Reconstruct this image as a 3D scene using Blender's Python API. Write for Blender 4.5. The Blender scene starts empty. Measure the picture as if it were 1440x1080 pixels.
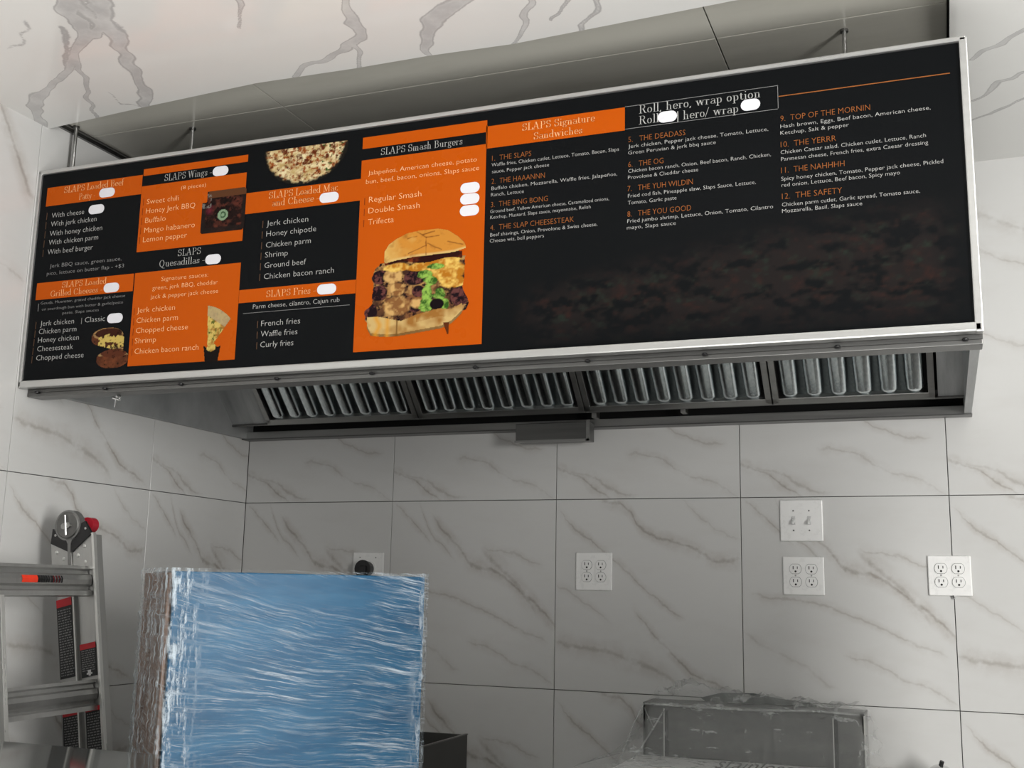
import bpy, bmesh, math, random
import numpy as np
from mathutils import Vector, Matrix
random.seed(7)
S = bpy.context.scene
COL = S.collection
# ------------------------------------------------------------------ camera
FPX = 1567.46
CAM = np.array([2.42194, -3.52783, 1.45])
CR = np.array([0.93342, 0.35828, 0.01898]); CU = np.array([0.04728, -0.17527, 0.98338]); CF = np.array([-0.35565, 0.91701, 0.18055])
cd = bpy.data.cameras.new('camera'); cam = bpy.data.objects.new('camera', cd); COL.objects.link(cam)
cd.sensor_width = 36; cd.lens = FPX / 1440 * 36; cd.clip_start = .05
cam.matrix_world = Matrix(((CR[0], CU[0], -CF[0], CAM[0]), (CR[1], CU[1], -CF[1], CAM[1]), (CR[2], CU[2], -CF[2], CAM[2]), (0, 0, 0, 1)))
S.camera = cam
# ------------------------------------------------------------------ world, light, exposure
w = bpy.data.worlds.new('world'); S.world = w; w.use_nodes = True
w.node_tree.nodes['Background'].inputs[0].default_value = (.62, .72, .85, 1)
w.node_tree.nodes['Background'].inputs[1].default_value = 1.0
S.view_settings.view_transform = 'Standard'; S.view_settings.look = 'None'
S.view_settings.gamma = 1; S.view_settings.exposure = .05; S.view_settings.use_curve_mapping = False
def area(name, loc, target, sx, sy, power, col=(1, 1, 1), spread=180):
    l = bpy.data.lights.new(name, 'AREA'); l.shape = 'RECTANGLE'; l.size = sx; l.size_y = sy; l.energy = power; l.color = col
    l.spread = math.radians(spread)
    o = bpy.data.objects.new(name, l); COL.objects.link(o); o.location = loc
    o.rotation_euler = (Vector(target) - Vector(loc)).to_track_quat('-Z', 'Y').to_euler(); return o
LIGHTS = [
    ('shopfront_daylight', (2.2, -6.9, 1.5), (2.2, 0, 1.5), 3.6, 2.2, 8, (.93, .97, 1)),
    ('side_door_daylight', (5.4, -3.9, 1.5), (0, -.8, 1.5), 1.3, 1.9, 265, (1, .985, .955)),
    ('soffit_fill', (2.2, -3.3, .08), (2.0, -2.9, 2.8), 2.8, 1.2, 54, (1, .985, .955), 118),  # fill lamp added low down, aimed up to brighten the soffit
]
for L in LIGHTS: area(*L)

# ------------------------------------------------------------------ helpers
def ray(x, y): return CF + (x - 720) / FPX * CR - (y - 540) / FPX * CU
def on(x, y, ax, val):
    d = ray(x, y); t = (val - CAM[ax]) / d[ax]; return CAM + t * d
def tag(o, label=None, cat=None, group=None, kind=None):
    if label: o['label'] = label
    if cat: o['category'] = cat
    if group: o['group'] = group
    if kind: o['kind'] = kind
    return o
def empty(name, loc, label=None, cat=None, group=None, rz=0):
    o = bpy.data.objects.new(name, None); COL.objects.link(o); o.location = loc; o.rotation_euler = (0, 0, rz)
    o.empty_display_size = .05
    return tag(o, label, cat, group)
def mobj(name, bm, mat, parent=None, smooth=False, loc=None):
    me = bpy.data.meshes.new(name); bm.to_mesh(me); bm.free()
    if mat: me.materials.append(mat)
    if smooth:
        for p in me.polygons: p.use_smooth = True
    return lobj(name, me, parent, loc)
def lobj(name, me, parent=None, loc=None):
    o = bpy.data.objects.new(name, me); COL.objects.link(o)
    if parent: o.parent = parent
    if loc is not None: o.location = loc
    return o
def B(): return bmesh.new()
def box(bm, a, b, bev=0):
    c = [(a[i] + b[i]) / 2 for i in range(3)]; s = [abs(b[i] - a[i]) for i in range(3)]
    r = bmesh.ops.create_cube(bm, size=1, matrix=Matrix.Translation(c) @ Matrix.Diagonal((s[0], s[1], s[2], 1)))
    if bev:
        es = list({e for v in r['verts'] for e in v.link_edges})
        bmesh.ops.bevel(bm, geom=es, offset=bev, segments=2, affect='EDGES', profile=.5)
    return bm
def prism(bm, pts, thick, frame=None):
    """pts 2D polygon extruded along +third axis; frame maps (a,b,c)->xyz"""
    f = frame or (lambda a, b, c: (a, b, c))
    v0 = [bm.verts.new(f(x, y, 0)) for x, y in pts]; v1 = [bm.verts.new(f(x, y, thick)) for x, y in pts]
    n = len(pts)
    bm.faces.new(v0[::-1]); bm.faces.new(v1)
    for i in range(n): bm.faces.new((v0[i], v0[(i + 1) % n], v1[(i + 1) % n], v1[i]))
    bmesh.ops.recalc_face_normals(bm, faces=bm.faces); return bm
def cyl(bm, p, q, r, seg=16, r2=None):
    p = Vector(p); q = Vector(q); d = q - p
    M = Matrix.Translation((p + q) / 2) @ d.to_track_quat('Z', 'Y').to_matrix().to_4x4()
    bmesh.ops.create_cone(bm, cap_ends=True, segments=seg, radius1=r, radius2=r if r2 is None else r2, depth=d.length, matrix=M)
    return bm
def sphere(bm, c, r, sc=(1, 1, 1), seg=16):
    bmesh.ops.create_uvsphere(bm, u_segments=seg, v_segments=seg // 2, radius=r, matrix=Matrix.Translation(c) @ Matrix.Diagonal((*sc, 1)))
    return bm

# ------------------------------------------------------------------ material helpers
class NT:
    def __init__(s, name):
        s.m = bpy.data.materials.new(name); s.m.use_nodes = True; s.t = s.m.node_tree; s.n = s.t.nodes
        s.b = s.n['Principled BSDF']; s.out = s.n['Material Output']
    def new(s, typ, **kw):
        n = s.n.new(typ)
        for k, v in kw.items(): setattr(n, k, v)
        return n
    def lk(s, a, b): s.t.links.new(a, b)
    def put(s, sock, v):
        if isinstance(v, bpy.types.NodeSocket): s.lk(v, sock)
        else: sock.default_value = v
    def math(s, op, a, b=None, c=None, clamp=False):
        n = s.new('ShaderNodeMath', operation=op, use_clamp=clamp); s.put(n.inputs[0], a)
        if b is not None: s.put(n.inputs[1], b)
        if c is not None: s.put(n.inputs[2], c)
        return n.outputs[0]
    def noise(s, vec, scale, detail=4, rough=.5, dist=0):
        n = s.new('ShaderNodeTexNoise'); n.inputs['Scale'].default_value = scale; n.inputs['Detail'].default_value = detail
        n.inputs['Roughness'].default_value = rough; n.inputs['Distortion'].default_value = dist
        if vec is not None: s.lk(vec, n.inputs['Vector'])
        return n.outputs['Fac']
    def mapr(s, v, a, b, c=0., d=1., smooth=False):
        n = s.new('ShaderNodeMapRange'); n.interpolation_type = 'SMOOTHSTEP' if smooth else 'LINEAR'
        s.put(n.inputs[0], v)
        for i, x in enumerate((a, b, c, d)): n.inputs[i + 1].default_value = x
        return n.outputs[0]
    def mix(s, f, a, b):
        n = s.new('ShaderNodeMix', data_type='RGBA'); s.put(n.inputs[0], f)
        for k, v in ((6, a), (7, b)):
            if isinstance(v, tuple): n.inputs[k].default_value = (*v, 1) if len(v) == 3 else v
            else: s.lk(v, n.inputs[k])
        return n.outputs[2]
    def bump(s, h, strength=.2, dist=.01):
        n = s.new('ShaderNodeBump'); n.inputs['Strength'].default_value = strength; n.inputs['Distance'].default_value = dist
        s.lk(h, n.inputs['Height']); s.lk(n.outputs[0], s.b.inputs['Normal']); return n
    def obj(s): return s.new('ShaderNodeTexCoord').outputs['Object']
    def mapping(s, vec, scale=(1, 1, 1), rot=(0, 0, 0), loc=(0, 0, 0)):
        n = s.new('ShaderNodeMapping'); s.lk(vec, n.inputs[0]); n.inputs['Scale'].default_value = scale
        n.inputs['Rotation'].default_value = rot; n.inputs['Location'].default_value = loc; return n.outputs[0]
def srgb(r, g, b):
    f = lambda c: (c / 255 / 12.92) if c / 255 <= .04045 else ((c / 255 + .055) / 1.055) ** 2.4
    return (f(r), f(g), f(b))
def plain(name, col, rough=.5, metal=0, spec=.5, nscale=0, namt=.06, nstretch=(1, 1, 1), coat=0):
    t = NT(name); b = t.b
    b.inputs['Roughness'].default_value = rough; b.inputs['Metallic'].default_value = metal
    b.inputs['Specular IOR Level'].default_value = spec; b.inputs['Coat Weight'].default_value = coat
    if nscale:
        v = t.mapping(t.obj(), nstretch); n = t.noise(v, nscale, 5, .6)
        f = t.mapr(n, .3, .7)
        t.lk(t.mix(f, tuple(c * (1 - namt) for c in col), tuple(min(1, c * (1 + namt)) for c in col)), b.inputs['Base Color'])
        t.lk(t.mapr(n, .3, .7, max(.02, rough - .06), rough + .06), b.inputs['Roughness'])
    else: b.inputs['Base Color'].default_value = (*col, 1)
    return t.m
M = {}
M['white_plastic'] = plain('white_plastic', (.90, .90, .89), .3, nscale=30, namt=.01)
M['black_slot'] = plain('black_slot', (.01, .01, .01), .6, nscale=30)
M['black_plastic'] = plain('black_plastic', (.012, .012, .013), .35, nscale=40, namt=.2)
M['steel'] = plain('steel', (.40, .40, .39), .36, 1, nscale=6, namt=.12, nstretch=(.3, 6, 6))
M['steel_dark'] = plain('steel_dark', (.20, .20, .195), .4, 1, nscale=5, namt=.2, nstretch=(.3, 5, 5))
M['steel_side'] = plain('steel_side', (.42, .43, .43), .42, .45, nscale=5, namt=.22, nstretch=(6, 1, .8))
M['shade_black'] = plain('shade_black', (.010, .010, .010), .7, 0, .15, nscale=5)  # near-black for hood, filter and bin recesses, their shade put into the colour
M['frame'] = plain('frame_aluminium', (.62, .62, .61), .33, .85, nscale=12, namt=.05, nstretch=(.2, 4, 4))
M['alu'] = plain('aluminium', (.50, .50, .49), .38, .85, nscale=18, namt=.06, nstretch=(3, 3, .2))
M['alu_bright'] = plain('aluminium_bright', (.72, .72, .70), .3, .8, nscale=18, namt=.06, nstretch=(3, 3, .2))
M['chrome'] = plain('chrome', (.75, .75, .75), .12, 1, nscale=10, namt=.03)
M['red'] = plain('red_plastic', (.42, .015, .03), .35, nscale=20)
M['grout'] = plain('grout', (.10, .10, .095), .8, nscale=50, namt=.2)
M['label_black'] = plain('label_black', (.012, .012, .013), .45, nscale=50)
M['label_red'] = plain('label_red', (.45, .012, .02), .45, nscale=50)
M['label_bright_red'] = plain('label_bright_red', (.85, .05, .02), .35, nscale=50)
M['label_grey'] = plain('label_grey', (.18, .18, .18), .5, nscale=50)
M['label_white'] = plain('label_white', (.6, .6, .6), .5, nscale=50)
M['paint'] = plain('wall_paint', (.42, .41, .40), .7, nscale=4, namt=.03)
M['floor'] = plain('floor_grey', (.13, .125, .12), .5, nscale=3, namt=.1)

# ---- marble wall tile prints
def tile_mat(name, veins, seed):
    t = NT(name); co = t.obj()
    warp = t.noise(co, 7, 4, .6); warp2 = t.noise(t.mapping(co, loc=(seed, 0, 3)), 28, 4, .65)
    sx = t.new('ShaderNodeSeparateXYZ'); t.lk(co, sx.inputs[0])
    u = t.math('DIVIDE', sx.outputs[0], .61); v = t.math('DIVIDE', sx.outputs[2], .61)
    wv = t.math('ADD', t.math('MULTIPLY', t.math('SUBTRACT', warp, .5), .10), t.math('MULTIPLY', t.math('SUBTRACT', warp2, .5), .035))
    vv = t.math('ADD', v, wv)
    breakup = t.mapr(t.noise(t.mapping(co, loc=(seed * 2, 1, 0)), 9, 4, .7), .36, .56)
    tot = None; totw = None
    for pts, wid, amt in veins:
        fc = t.new('ShaderNodeFloatCurve'); cv = fc.mapping.curves[0]; fc.mapping.use_clip = False
        P = [(p[0], p[1] / 2) for p in pts]
        cv.points[0].location = P[0]; cv.points[1].location = P[-1]
        for p in P[1:-1]: cv.points.new(*p)
        for p in cv.points: p.handle_type = 'AUTO'
        fc.mapping.update(); t.lk(u, fc.inputs['Value'])
        f = t.math('MULTIPLY', fc.outputs[0], 2.0)
        d = t.math('ABSOLUTE', t.math('SUBTRACT', vv, f))
        win = t.math('MULTIPLY', t.mapr(u, P[0][0] - .03, P[0][0] + .05, smooth=True), t.mapr(u, P[-1][0] - .05, P[-1][0] + .03, 1, 0, smooth=True))
        mth = t.mapr(d, 0, wid, amt, 0, smooth=True); mwd = t.mapr(d, 0, wid * 4.5, amt * .42, 0, smooth=True)
        mth = t.math('MULTIPLY', mth, win); mwd = t.math('MULTIPLY', mwd, win)
        tot = mth if tot is None else t.math('MAXIMUM', tot, mth)
        totw = mwd if totw is None else t.math('MAXIMUM', totw, mwd)
    tot = t.math('MULTIPLY', t.math('MULTIPLY', tot, .52), t.mapr(breakup, 0, 1, .3, 1)); totw = t.math('MULTIPLY', totw, t.math('MULTIPLY', breakup, .9))
    # faint diagonal clouding
    dg = t.mapping(co, (2.2, 1, 7), (0, math.radians(-35), 0), (seed, 0, 0))
    cl = t.mapr(t.noise(dg, 2.0, 5, .6), .52, .75, 0, .16)
    base = t.mix(cl, (.64, .64, .63), (.50, .47, .44))
    c1 = t.mix(totw, base, (.33, .28, .235)); c2 = t.mix(tot, c1, (.235, .20, .17))
    t.lk(c2, t.b.inputs['Base Color'])
    t.lk(t.mapr(warp, .3, .7, .17, .24), t.b.inputs['Roughness'])
    t.b.inputs['Specular IOR Level'].default_value = .45
    return t.m
PA = [([(.02, 1.0), (.11, .91), (.18, .84), (.25, .78)], .010, .8), ([(.17, 1.0), (.20, .93), (.25, .83), (.33, .75), (.40, .67)], .010, .6),
      ([(.27, .91), (.33, .84), (.41, .75), (.47, .69), (.57, .64), (.63, .63), (.77, .53), (.90, .43), (1.0, .33)], .017, 1.0),
      ([(.58, .72), (.66, .66), (.72, .60), (.80, .52), (.88, .41)], .024, .75), ([(.58, .74), (.7, .72), (.92, .66)], .008, .5),
      ([(.05, .52), (.2, .5), (.42, .46), (.6, .39), (.95, .25)], .010, .55), ([(.5, .23), (.75, .15), (.99, .03)], .010, .5),
      ([(.0, .32), (.2, .22), (.45, .08)], .012, .35)]
PB = [([(.25, 1.0), (.42, .93), (.46, .86), (.57, .80), (.70, .76), (.88, .69), (1.0, .69)], .014, .9),
      ([(.03, .93), (.13, .83), (.27, .73), (.38, .64), (.46, .57), (.57, .47), (.69, .40)], .010, .75),
      ([(.45, .40), (.49, .35), (.62, .22), (.74, .13), (.94, .03)], .012, .95),
      ([(.0, .25), (.18, .22), (.35, .19), (.53, .14), (.67, .05)], .02, .7), ([(.7, 1.0), (.8, .9), (.98, .8)], .008, .4),
      ([(.0, .55), (.15, .47), (.3, .35)], .01, .4)]
PC = [([(.0, .17), (.12, .13), (.2, .075), (.30, .01)], .012, .95), ([(.05, .16), (.2, .12), (.32, .06), (.45, .02)], .012, .6),
      ([(.4, .24), (.55, .22), (.66, .16), (.82, .10), (.98, .01)], .010, .55), ([(.6, .38), (.7, .33), (.92, .28)], .010, .5),
      ([(.72, 1.70), (.80, 1.58), (.88, 1.44), (.94, 1.36), (1.0, 1.30)], .03, .9), ([(0, 1.3), (.3, 1.16), (.6, 1.0), (1, .9)], .012, .5),
      ([(0, .85), (.4, .7), (.8, .5)], .009, .45), ([(.0, 1.45), (.2, 1.4), (.5, 1.25)], .02, .5)]
M['tA'] = tile_mat('marble_tile_knotted', PA, 1.0); M['tB'] = tile_mat('marble_tile_forked', PB, 2.3); M['tC'] = tile_mat('marble_tile_upper', PC, 4.1)

# ------------------------------------------------------------------ room shell
Z1 = 1.7445; TZ = .613; ZLO = 2.766; ZHI = 2.797; T = .61
def slab(name, a, b, mat, kind='structure'):
    return tag(mobj(name, box(B(), a, b), mat), kind=kind)
floor = slab('floor', (-.2, -7.2, -.1), (5.7, .2, 0), M['floor'])
wall_back = slab('wall_back', (-.2, .012, 0), (5.7, .15, 2.9), M['grout'])
wall_left = slab('wall_left', (-.15, -7.2, 0), (-.012, .012, 2.9), M['grout'])
wall_right = slab('wall_right', (5.5, -7.2, 0), (5.65, .012, 2.9), M['paint'])
wall_front = slab('wall_front', (-.012, -7.2, 0), (5.5, -7.05, 2.9), M['paint'])
slab('added_shade_wall', (2.95, -2.35, 0), (3.05, -1.15, 1.66), M['paint'])  # unseen wall, added to throw shade on the lower back wall
def tile_mesh(wd, ht, mat, name='tile'):
    me = bpy.data.meshes.new(name); bm = B(); g = .0011
    box(bm, (g, 0, g), (wd - g, .012, ht - g))
    es = [e for e in bm.edges if all(v.co.y < .001 for v in e.verts)]
    bmesh.ops.bevel(bm, geom=es, offset=.0008, segments=1, affect='EDGES')
    bm.to_mesh(me); bm.free(); me.materials.append(mat); return me
rows = [(Z1, ZLO - Z1 + .03, 'C'), (Z1 - TZ, TZ, 'R'), (Z1 - 2 * TZ, TZ, 'R'), (0, Z1 - 2 * TZ, 'R')]
cache = {}
def tm(wd, ht, k):
    key = (round(wd, 3), round(ht, 3), k)
    if key not in cache: cache[key] = tile_mesh(wd, ht, M['t' + k])
    return cache[key]
pat = {1: 'AABABAAB', 2: 'BABABBAB', 3: 'ABABABAB'}
for ri, (z0, ht, k) in enumerate(rows):
    for c in range(9):
        wd = T if c < 8 else 5.5 - 8 * T
        kk = 'C' if k == 'C' else (pat[ri] + 'A')[c]
        lobj('tile', tm(wd, ht, kk), wall_back, (c * T, 0, z0))
ys = [0, -.5445, -1.147] + [-1.147 - .61 * i for i in range(1, 10)]
for ri, (z0, ht, k) in enumerate(rows):
    for c in range(10):
        wd = ys[c] - ys[c + 1]
        kk = 'C' if k == 'C' else {1: 'ABBABABABA', 2: 'ABABBABABA', 3: 'ABABABABAB'}[ri][c]
        if ri == 0 and c < 2: kk = 'B' if c == 1 else 'C'
        o = lobj('tile', tm(wd, ht, kk), wall_left, (0, ys[c + 1], z0)); o.rotation_euler = (0, 0, math.pi / 2)
# ceiling: upper panels over the hood and the lower marble soffit around them
ceiling = slab('ceiling', (-.15, -7.2, ZHI + .012), (5.65, .15, ZHI + .12), M['grout'])
def ceil_mat():
    t = NT('ceiling_panel_marble'); co = t.obj()
    v = t.mapping(co, (1.2, 5, 1), (0, 0, .5)); n = t.noise(v, 2, 5, .6)
    t.lk(t.mix(t.mapr(n, .5, .75, 0, .4), (.50, .49, .44), (.38, .36, .31)), t.b.inputs['Base Color'])
    t.b.inputs['Roughness'].default_value = .16; return t.m
M['ceil'] = ceil_mat()
xs = [0, .71, 1.953, 2.4865]; yy = [0, -.97, -1.30]
for i in range(3):
    for j in range(2):
        lobj('ceiling_panel', None) if False else mobj('ceiling_panel', box(B(), (xs[i] + .0015, yy[j + 1] + .0015, ZHI), (xs[i + 1] - .0015, yy[j] - .0015, ZHI + .012), .0008), M['ceil'], ceiling)
for nm, a, b in (('panel_joint_trim', (.0, -1.2, ZHI - .012), (.010, 0, ZHI - .001)), ('panel_joint_trim', (.022, -1.2, ZHI - .006), (.026, 0, ZHI - .001))):
    mobj(nm, box(B(), a, b), M['steel_dark'], ceiling)
# soffit with broad grey veins
VE = [([(93, -30), (95, 0), (97, 20), (120, 40), (118, 55), (105, 75), (98, 95), (85, 112), (68, 125), (55, 133), (48, 150), (56, 165), (62, 182)], [12, 11, 12, 7, 6, 5, 4, 4, 5, 8, 9, 5, 4], 1),
      ([(135, -30), (140, 0), (146, 25), (163, 50), (174, 75), (190, 105), (203, 125), (203, 150)], [18, 14, 13, 11, 9, 8, 7, 7], .75),
      ([(104, 20), (118, 48), (132, 50), (146, 28), (128, 8)], [6, 6, 7, 8, 5], .8), ([(108, 0), (125, 22), (140, 40)], [12, 12, 10], .5),
      ([(105, 70), (110, 95), (121, 110), (122, 132), (131, 155), (137, 168)], [4, 3, 3, 3, 2, 2], .8),
      ([(92, 40), (93, 60), (90, 95)], [7, 6, 3], .4), ([(150, 130), (170, 145), (198, 150)], [2, 2, 2], .35),
      ([(328, -20), (335, 0), (336, 20), (341, 40)], [3, 3, 2, 1.5], .6),
      ([(482, -20), (486, 0), (495, 32), (508, 40), (500, 60), (484, 68), (470, 80), (440, 88), (424, 96), (415, 108)], [4, 4, 7, 7, 7, 5, 4, 3, 4, 5], .85),
      ([(500, 58), (503, 80), (507, 95)], [4, 2.5, 3], .7),
      ([(660, -20), (650, 0), (627, 14), (608, 28), (602, 48), (598, 65), (604, 78)], [14, 12, 10, 10, 8, 6, 2], .8),
      ([(748, -20), (744, 5), (738, 28), (722, 62)], [4, 4, 3, 2], .7), ([(842, 0), (836, 20), (815, 36), (825, 48)], [4, 4, 6, 5], .5), ([(800, -10), (790, 12), (775, 30)], [3, 3, 2], .5),
      ([(1480, 20), (1440, 42), (1415, 58), (1390, 70), (1363, 83)], [4, 4, 5, 4, 2], .8),
      ([(1470, 92), (1440, 103), (1406, 115), (1394, 125), (1371, 142)], [3, 3, 3, 2.5, 2], .6),
      ([(1470, 128), (1440, 138), (1394, 161), (1367, 170)], [3, 3, 2.5, 2], .5), ([(40, 30), (30, 60), (15, 70)], [6, 4, 3], .3)]
vsegs = []
for pts, ws, a in VE:
    W = [on(x, y, 2, ZLO)[:2] for x, y in pts]
    for i in range(len(W) - 1): vsegs.append((W[i], W[i + 1], ws[i] / 400, ws[i + 1] / 400, a))
def soffit_mat():
    t = NT('soffit_marble'); co = t.obj()
    at = t.new('ShaderNodeAttribute', attribute_name='vein'); f = at.outputs['Fac']
    n1 = t.noise(co, 45, 5, .7); n2 = t.noise(co, 14, 4, .6)
    g = t.math('ADD', f, t.math('MULTIPLY', t.math('SUBTRACT', n1, .5), .30))
    body = t.mapr(g, .12, .55, 0, .55, True); rim = t.math('MULTIPLY', t.mapr(g, .20, .30, 0, 1, True), t.mapr(g, .32, .46, 1, 0, True))
    cloud = t.mapr(t.noise(co, 3.5, 4, .5), .45, .75, 0, .22)
    c = t.mix(cloud, (.80, .80, .78), (.70, .68, .67))
    c = t.mix(t.math('MULTIPLY', body, t.mapr(n2, .3, .6, .45, 1)), c, (.34, .33, .34)); c = t.mix(t.math('MULTIPLY', rim, .5), c, (.26, .25, .255))
    t.lk(c, t.b.inputs['Base Color']); t.b.inputs['Roughness'].default_value = .13
    return t.m
M['soffit'] = soffit_mat()
def soffit_grid(name, x0, x1, y0, yfun, st):
    nx = int((x1 - x0) / st) + 1; X = np.linspace(x0, x1, nx); ny = 1 + int((max(yfun(x) for x in X) - y0) / st)
    V = np.zeros((ny, nx, 3)); 
    for i, x in enumerate(X): V[:, i, 0] = x; V[:, i, 1] = np.linspace(y0, yfun(x), ny); V[:, i, 2] = 0
    P = V[:, :, :2].reshape(-1, 2); mask = np.zeros(len(P))
    wob = np.stack([np.sin(P[:, 1] * 63 + 1.7 * np.sin(P[:, 0] * 41)), np.sin(P[:, 0] * 57 + 2 * np.sin(P[:, 1] * 37))], 1) * .006
    Q = P + wob
    for a, b, wa, wb, am in vsegs:
        d = b - a; L = d @ d; tt = np.clip(((Q - a) @ d) / L, 0, 1); dist = np.linalg.norm(Q - (a + tt[:, None] * d), axis=1)
        ww = wa + (wb - wa) * tt; m = am * np.clip(1 - dist / (ww * 1.15 + .003), 0, 1); mask = np.maximum(mask, m)
    idx = np.arange(nx * ny).reshape(ny, nx)
    F = np.stack([idx[:-1, :-1], idx[1:, :-1], idx[1:, 1:], idx[:-1, 1:]], -1).reshape(-1, 4)
    me = bpy.data.meshes.new(name); me.from_pydata(V.reshape(-1, 3).tolist(), [], F.tolist())
    at = me.attributes.new('vein', 'FLOAT', 'POINT'); at.data.foreach_set('value', mask.astype(np.float32))
    me.materials.append(M['soffit']); o = lobj(name, me, ceiling, (0, 0, ZLO))
    md = o.modifiers.new('thickness', 'SOLIDIFY'); md.thickness = .028; md.offset = -1
    return o
ex = [0, .379, .761, 1.057, 1.27, 1.487, 1.917, 2.03, 2.4865]; ey = [-1.120, -1.154, -1.181, -1.172, -1.173, -1.162, -1.184, -1.19, -1.19]
soffit_grid('soffit_panel', 0, 2.4865, -1.9, lambda x: float(np.interp(x, ex, ey)), .006)
soffit_grid('soffit_panel', 2.4895, 3.05, -1.9, lambda x: 0., .006)
mobj('soffit_panel', box(B(), (0, -7.05, ZLO), (5.5, -1.903, ZLO + .028)), M['soffit'], ceiling)
mobj('soffit_panel', box(B(), (3.053, -1.9, ZLO), (5.5, 0, ZLO + .028)), M['soffit'], ceiling)

# ------------------------------------------------------------------ exhaust hood
HW = 2.5146; HD = 1.105; HZB = 1.975; HZT = 2.60
hood = empty('exhaust_hood', (HW / 2, 0, HZB), 'long stainless steel exhaust hood hung under the ceiling on the tiled back wall', 'hood')
HO = np.array([HW / 2, 0, HZB])
def hp(name, a, b, mat, bev=0, label=None, par=None):
    a = np.array(a) - HO; b = np.array(b) - HO
    o = mobj(name, box(B(), a, b, bev), M[mat], par or hood)
    if label: o['label'] = label
    return o
def hf(*p): return [tuple(np.array(q) - HO) for q in p]
hp('front_panel', (0.004, -HD, 1.972), (HW, -HD + .02, HZT), 'steel_dark')
hp('top_panel', (0.004, -HD, HZT), (HW, -.005, HZT + .012), 'steel_dark')
hp('back_panel', (0.004, -.016, 1.99), (HW, -.006, HZT), 'shade_black')
def poly_part(name, pts, mat, th, par=hood):
    # yz outline extruded along x from x0
    bm = B(); prism(bm, [(p[1], p[2]) for p in pts], th, lambda a, b, c: (pts[0][0] + c - HO[0], a - HO[1], b - HO[2]))
    return mobj(name, bm, M[mat], par)
sidepts = lambda x: [(x, -HD + .02, 1.978), (x, -.016, 1.978), (x, -.016, HZT), (x, -HD + .02, HZT)]
poly_part('end_panel', sidepts(.004), 'steel_side', .02); poly_part('end_panel', sidepts(HW - .022), 'steel_side', .02)
# front lip channel under the board, light inner return, and rolled seams
hp('front_lip', (0.004, -HD - .002, 1.960), (HW, -HD + .055, 1.972), 'steel_dark', .002)
hp('lip_return', (0.02, -HD + .045, 1.972), (HW - .02, -HD + .06, 2.01), 'steel', .001)
# back lip (gutter front) and trough
hp('back_lip', (0.004, -.056, 1.976), (HW, -.050, 2.002), 'steel', .001)
hp('gutter_floor', (0.004, -.056, 1.974), (HW, -.006, 1.978), 'steel_dark')
hp('gutter_trough', (0.024, -.155, 2.034), (HW - .024, -.016, 2.038), 'shade_black')  # near-black sheet above the gutter, painted as the shade in the gap
# side fillers beside the filters, in the filter slope
R2 = math.sqrt(.5)
def slope(x, s, n):  # s up the slope, n outward (towards kitchen, down-front)
    return (x, -.15 - s * R2 - n * R2, 2.02 + s * R2 - n * R2)
def slope_box(bm, x0, x1, s0, s1, n0, n1, org=HO):
    vs = [bm.verts.new(tuple(np.array(slope(x, s, n)) - org)) for x in (x0, x1) for s in (s0, s1) for n in (n0, n1)]
    for f in ((0, 1, 3, 2), (4, 6, 7, 5), (0, 4, 5, 1), (2, 3, 7, 6), (0, 2, 6, 4), (1, 5, 7, 3)): bm.faces.new([vs[i] for i in f])
    bmesh.ops.recalc_face_normals(bm, faces=bm.faces)
    return bm
mobj('filler_panel', slope_box(B(), .024, .172, -.012, .55, -.004, .0), M['steel_side'], hood)
mobj('filler_panel', slope_box(B(), 2.424, HW - .022, -.012, .55, -.004, .0), M['steel_side'], hood)
mobj('filter_rail', slope_box(B(), .024, HW - .022, -.010, -.004, -.004, .006), M['steel_dark'], hood)
mobj('filter_rail', slope_box(B(), .024, HW - .022, .52, .56, -.004, .006), M['steel_dark'], hood)
# grease cup and its slide rails
cup = mobj('grease_cup', box(B(), np.array((1.118, -.125, 1.925)) - HO, np.array((1.368, -.057, 1.985)) - HO, .002), M['steel_dark'], hood)
hp('cup_rim', (1.116, -.128, 1.922), (1.372, -.124, 1.929), 'steel', par=cup); hp('cup_rim', (1.362, -.128, 1.922), (1.372, -.124, 1.99), 'steel', par=cup)
for a, b in (((1.372, -.100, 2.0), (1.388, -.062, 2.052)), ((1.664, -.100, 2.006), (1.680, -.062, 2.058)), ((1.388, -.100, 2.046), (1.664, -.094, 2.052))):
    hp('drain_bracket', a, b, 'steel')
for x, y in ((97, 177), (271, 180), (1187, 42)):
    p = on(x, y, 2, ZHI); bm = B(); px = max(p[0], .035) - HO[0]; py = max(p[1], -1.05)
    cyl(bm, (px, py, HZT - HZB), (px, py, ZHI - HZB), .0055, 10); cyl(bm, (px, py, HZT + .012 - HZB), (px, py, HZT + .024 - HZB), .012, 6)
    r = mobj('hanger_rod', bm, M['steel'], hood)
    mobj('rod_washer', cyl(B(), (px, py, ZHI - .006 - HZB), (px, py, ZHI - HZB), .010, 12), M['steel_dark'], r)
for x, y in ((50, 547), (145, 541), (252, 534), (387, 527), (521, 520), (667, 510), (825, 498), (990, 489), (1177, 478), (1357, 468)):
    p = on(x, y, 1, -HD - .012) - HO
    mobj('lip_screw', sphere(B(), (p[0], -HD - .006, 1.971 - HZB), .007, (1, 1, .6), 10), M['black_plastic'], hood)
p = on(158, 545, 1, -1.09) - HO
bm = B(); cyl(bm, (p[0], -1.07, 1.962 - HZB), (p[0] - .004, -1.07, 1.925 - HZB), .0028, 8); cyl(bm, (p[0] - .012, -1.07, 1.952 - HZB), (p[0] + .012, -1.07, 1.946 - HZB), .004, 8)
sphere(bm, (p[0] + .008, -1.07, 1.955 - HZB), .006, seg=8); mobj('latch_clip', bm, M['chrome'], hood)
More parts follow.
